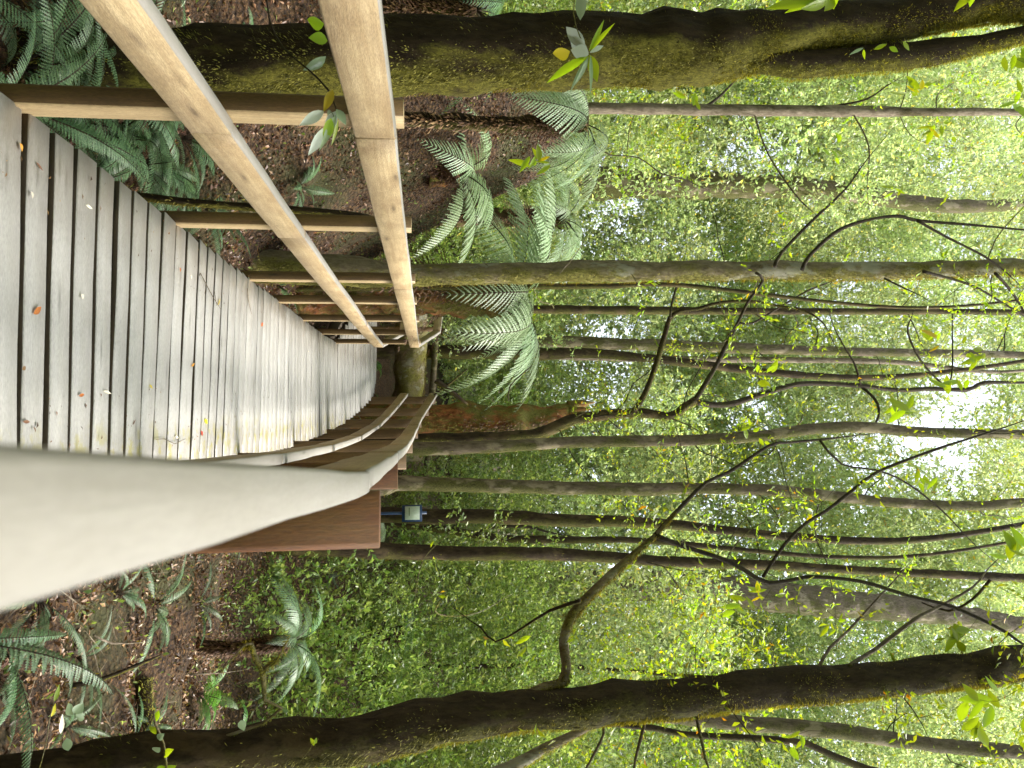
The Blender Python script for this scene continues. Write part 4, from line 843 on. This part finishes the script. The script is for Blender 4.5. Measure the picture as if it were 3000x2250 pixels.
for i, (x, y, Y, n, sc) in enumerate([(2180, 1270, 5.2, 8, 1), (2225, 1110, 5.0, 7, 1.1), (2620, 1210, 4.8, 7, 1.3), (2770, 1140, 4.6, 5, 1.2), (2830, 1030, 4.8, 8, 1.2), (2700, 990, 5.5, 6, 1), (2230, 1740, 4.8, 7, 0.9), (2760, 1850, 4.2, 8, 1.3), (2980, 2160, 3.4, 8, 1.2), (2870, 2050, 3.8, 7, 1.3), (2960, 1620, 4.4, 6, 1.4), (2320, 2160, 4.2, 6, 1), (2820, 2140, 4.0, 7, 1.3), (2650, 260, 5.5, 9, 1.1), (2740, 380, 5.8, 8, 1), (2950, 160, 4.5, 7, 1.6), (2400, 440, 6, 7, 1), (2600, 560, 6, 7, 0.9), (2010, 310, 5.5, 4, 1.1), (2940, 290, 5, 6, 1.2), (2700, 1400, 5, 6, 1.1), (2350, 1500, 5.4, 6, 1), (1560, 480, 5.2, 9, 1.2), (1500, 1880, 5.5, 6, 0.8), (2150, 1780, 4.8, 6, 0.9), (2430, 1820, 4.7, 6, 0.9)]):
    lv = []; a0 = rnd.uniform(0, 6.28)
    for k in range(n):
        a = a0 + rnd.gauss(0, 1.1); L = rnd.uniform(24, 52) * sc * 4.8 / Y
        sx, sy = x + rnd.uniform(-10, 60), y + rnd.uniform(-26, 26)
        lv.append((sx, sy, sx + math.cos(a) * L - 15, sy + math.sin(a) * L, Y + rnd.uniform(-.1, .1), L * rnd.uniform(.22, .36), n_ if rnd.random() > .06 else y_))
    where = WHERE[(x, y)]
    sprig('light yellow-green leaf sprig ' + where, [(x + 110, y + rnd.uniform(-90, 90), Y), (x + 50, y + rnd.uniform(-25, 25), Y), (x, y, Y)], lv, group='sprigs of young leaves among the trunks', r=.0012, sm='twig')

# ------------------------------------------------------------------ thin bare vines and dead twigs
def wire(label, pts, Y, Y2, r, mt, cat='vine', name='vine'):
    w = [P(x, y, Y + (Y2 - Y) * i / (len(pts) - 1)) for i, (x, y) in enumerate(pts)]
    o, _, _ = tube_obj(name, w, [r] * (len(w) - 1) + [r * .4], M[mt], None, base=w[0], sides=5, step=.08, lump=.15, seed=int(pts[0][0])); o.location = w[0]
    tag(o, label, cat, 'thin vines and dead twigs')
wire('thin bare twig rising left of the fern-topped trunk', [(1745, 430), (1790, 455), (1870, 462), (1940, 510), (2000, 525), (2080, 560)], 6, 6.5, .006, 'twig')
wire('arched tan vine right of the tree fern fronds', [(1640, 800), (1690, 740), (1750, 640)], 7, 7.3, .004, 'bark_pale')
wire('curved brown vine in the right undergrowth', [(1290, 1760), (1275, 1790), (1310, 1805), (1400, 1795), (1500, 1740)], 6.5, 6.8, .004, 'bark_green')
wire('dead stick lying on the right litter mound', [(275, 1860), (330, 1885), (420, 1882)], 4.0, 4.3, .005, 'bark_pale', 'stick', 'dead_stick')
wire('dark root arching over the right litter', [(205, 2010), (300, 1990), (400, 1950), (470, 1920)], 3.6, 4.0, .010, 'bark_moss', 'root', 'root')
wire('pale twig in front of the leaning trunk base', [(560, 1975), (650, 1972), (730, 1960)], 3.9, 4.2, .003, 'bark_pale', 'stick', 'dead_stick')
wire('slender arching stem above the mossy forked branch', [(1320, 1560), (1240, 1640), (1215, 1760)], 6.0, 6.4, .003, 'bark_grey')
wire('grey crossing twig in the upper right foliage', [(2900, 1700), (2850, 1755), (2780, 1790), (2700, 1765)], 6, 6.5, .012, 'bark_dark')
wire('long thin twig crossing below the grey trunks', [(2330, 1560), (2400, 1640), (2405, 1440)], 6, 6.5, .003, 'twig')
wire('hooked dark twig hanging from the crooked tree', [(1490, 1175), (1495, 1130), (1560, 1070)], 8.6, 8.6, .009, 'twig')
wire('slanting dead branch behind the mossy log', [(1275, 1115), (1330, 1155), (1370, 1185)], 13, 13, .045, 'bark_dark', 'branch', 'dead_branch')
wire('crossing dead branch above the mossy log', [(1240, 1180), (1310, 1130), (1370, 1080)], 13.2, 13.2, .02, 'bark_dark', 'branch', 'dead_branch')

# ------------------------------------------------------------------ the forest behind: leafy boughs set by geometry nodes (one mass nobody could count)
def bough_mesh(name, n, rad, size, mt, seed, flat=.6):
    r = np.random.default_rng(seed); nt_ = max(8, n // 14)
    # twigs radiate from a short limb; leaves sit along the twigs
    t0 = r.normal(0, .35, (nt_, 3)) * rad * np.array([1, 1, flat]); d = r.normal(0, 1, (nt_, 3)); d /= np.linalg.norm(d, axis=1)[:, None]; TL = r.uniform(.25, .6, nt_) * rad
    e = t0 + d * TL[:, None]; k = n // nt_
    w = np.array([.0025, 0, 0]); tv = np.stack([t0 - w, t0 + w, e], 1).reshape(-1, 3)
    tt = r.random((nt_, k)); q = (t0[:, None] + (e - t0)[:, None] * tt[..., None]).reshape(-1, 3); m = len(q)
    a = np.repeat(d, k, 0) + r.normal(0, .75, (m, 3)); a /= np.linalg.norm(a, axis=1)[:, None]
    hlp = r.normal(0, .6, (m, 3)) + np.array([0, 0, 1.0]); s = np.cross(a, hlp); s /= np.linalg.norm(s, axis=1)[:, None]; nn = np.cross(a, s)
    L = size * r.uniform(.6, 1.3, m)[:, None]; W_ = L * r.uniform(.18, .27, (m, 1))
    lv = np.stack([q, q + a * L * .45 + s * W_ + nn * L * .08, q + a * L, q + a * L * .45 - s * W_ + nn * L * .08], 1).reshape(-1, 3)
    b = len(tv); idx = np.arange(4 * m).reshape(m, 4) + b
    f = np.concatenate([np.arange(b).reshape(-1, 3), idx[:, [0, 1, 2]], idx[:, [0, 2, 3]]]); mi = np.concatenate([np.ones(nt_), np.zeros(2 * m)])
    return mesh_np(name, np.concatenate([tv, lv]), f, [mt, M['twig']], mi)
def forest(name, label, src_loc, mesh, pts, rots, scs):
    """pts instanced with the bough mesh; the bough itself is one of the clumps"""
    src = link('leafy_bough', mesh, None, src_loc); tag(src, 'leafy bough within the forest behind', kind='stuff')
    me = bpy.data.meshes.new(name + '_points'); me.vertices.add(len(pts)); me.vertices.foreach_set('co', np.asarray(pts, dtype=np.float32).reshape(-1))
    at = me.attributes.new('rot', 'FLOAT_VECTOR', 'POINT'); at.data.foreach_set('vector', np.asarray(rots, dtype=np.float32).reshape(-1))
    at = me.attributes.new('sc', 'FLOAT', 'POINT'); at.data.foreach_set('value', np.asarray(scs, dtype=np.float32))
    o = link(name, me); tag(o, label, kind='stuff')
    ng = bpy.data.node_groups.new(name + '_nodes', 'GeometryNodeTree'); ng.interface.new_socket('Geometry', in_out='INPUT', socket_type='NodeSocketGeometry'); ng.interface.new_socket('Geometry', in_out='OUTPUT', socket_type='NodeSocketGeometry')
    N = ng.nodes; Lk = ng.links; gi = N.new('NodeGroupInput'); go = N.new('NodeGroupOutput'); ip = N.new('GeometryNodeInstanceOnPoints'); oi = N.new('GeometryNodeObjectInfo')
    oi.inputs['Object'].default_value = src; oi.transform_space = 'ORIGINAL'; oi.inputs['As Instance'].default_value = True
    na = N.new('GeometryNodeInputNamedAttribute'); na.data_type = 'FLOAT_VECTOR'; na.inputs['Name'].default_value = 'rot'
    nb = N.new('GeometryNodeInputNamedAttribute'); nb.data_type = 'FLOAT'; nb.inputs['Name'].default_value = 'sc'
    Lk.new(gi.outputs[0], ip.inputs['Points']); Lk.new(oi.outputs['Geometry'], ip.inputs['Instance']); Lk.new(na.outputs['Attribute'], ip.inputs['Rotation']); Lk.new(nb.outputs['Attribute'], ip.inputs['Scale']); Lk.new(ip.outputs[0], go.inputs[0])
    md = o.modifiers.new('boughs', 'NODES'); md.node_group = ng
    return o
def cloud(n, ylo, yhi, zlo, zhi_k, seed, xk=.62, keep=None, smin=.8, smax=1.5):
    r = np.random.default_rng(seed); out_ = []
    while len(out_) < n:
        Y = ylo + (yhi - ylo) * r.random(); X = r.uniform(-1, 1) * (xk * Y + 4); Z = r.uniform(0, 1); z = ground_z(X, Y) * .9 + zlo + Z * (zhi_k * Y + 2 - zlo)
        if keep is not None and not keep(X, Y, z, r): continue
        out_.append((X, Y, z))
    return out_, r.uniform(0, 6.283, (n, 3)), r.uniform(smin, smax, n)
def keep_far(X, Y, z, r):
    nz = mn.noise(Vector((X * .22, Y * .22, z * .22))) + .5 * mn.noise(Vector((X * .6, Y * .6, z * .6)))
    el = z / max(Y, 1); gap = .7 * math.exp(-((X / Y + .30) / .05) ** 2 - ((el - .50) / .07) ** 2) + .8 * math.exp(-((X / Y - .07) / .09) ** 2 - ((el - .73) / .07) ** 2)
    return nz > -.40 - (.12 if el < .36 else 0) + gap + .55 * max(0, el - .50)
def keep_under(X, Y, z, r):
    if abs(X) < 1.6 and Y < 16.5: return False
    if Y < 9 and -3.5 < X < 2.0: return False
    if Y < 12 and abs(X - .163 * Y) < .42: return False
    if Y < 8.3 and X < 5 and z > .6: return False
    if Y < 12 and -4.4 < X < 0: return False
    return mn.noise(Vector((X * .5, Y * .5, z * .5 + 9))) > -.25
BA = bough_mesh('bough_a', 680, 1.15, .072, M['leaf_far'], 1); BB = bough_mesh('bough_b', 720, 1.0, .082, M['leaf_far'], 2); BC = bough_mesh('bough_c', 600, .7, .055, M['leaf_under'], 3)
BD = bough_mesh('bough_d', 300, .9, .065, M['leaf_near'], 4)
def keep_open(X, Y, z, r):
    if Y < 15.5 and abs(X) < 3.2: return False
    if Y < 20 and -4 < X < 8 and z > 6 + (Y - 12) * .3: return False
    return keep_far(X, Y, z, r)
p, r_, s_ = cloud(900, 12.5, 22, 1.2, .72, 11, keep=keep_open); forest('forest_foliage', 'pale green mass of small leaves filling the forest behind the trunks', (3.5, 19.5, 5.5), BA, p, r_, s_)
p, r_, s_ = cloud(2300, 22, 34, .5, .76, 12, keep=keep_far, smin=1.1, smax=2.2); forest('distant_forest', 'farthest haze of leaves closing off the view', (-6.5, 27.0, 9.0), BB, p, r_, s_)
p, r_, s_ = cloud(1100, 7.5, 18, .0, .10, 13, keep=keep_under, smin=.7, smax=1.3); forest('undergrowth', 'darker green undergrowth between the trunk feet', (4.5, 12.5, .8), BC, p, r_, s_)
p, r_, s_ = cloud(160, 9, 14, 2.2, .8, 14, keep=keep_open, smin=.7, smax=1.1); forest('young_canopy', 'sparse yellow-green leaves hanging among the middle trunks', (4.2, 11.0, 6.5), BD, p, r_, s_)
r = np.random.default_rng(21); pts = []
while len(pts) < 1500:                # unseen forest behind and left of the photographer, added to block low sky light
    X = r.uniform(-20, 20); Y = r.uniform(-18, 9); z = r.uniform(-.5, 13)
    if Y > -4 and not X < -7: continue
    if Y <= -4 and X > 9 and z > 6: continue
    pts.append((X, Y, z))
forest('forest_behind', 'unseen green forest added behind and left of the viewpoint', (-9.5, -3.0, 4.0), BB, pts, r.uniform(0, 6.283, (1500, 3)), r.uniform(1.1, 2.0, 1500))


pts = []
while len(pts) < 210:                # the crowns overhead, above the frame: they keep the near walkway in green shade
    X = r.uniform(-9, 9); Y = r.uniform(-8, 7.5); z = r.uniform(.95 * max(Y, 0) + 5.0, .95 * max(Y, 0) + 9.5)
    pts.append((X, Y, z))
forest('overhead_canopy', 'leafy crowns closing over the near part of the walkway', (-2.5, -3.0, 8.0), BB, pts, r.uniform(0, 6.283, (210, 3)), r.uniform(1.1, 1.8, 210))
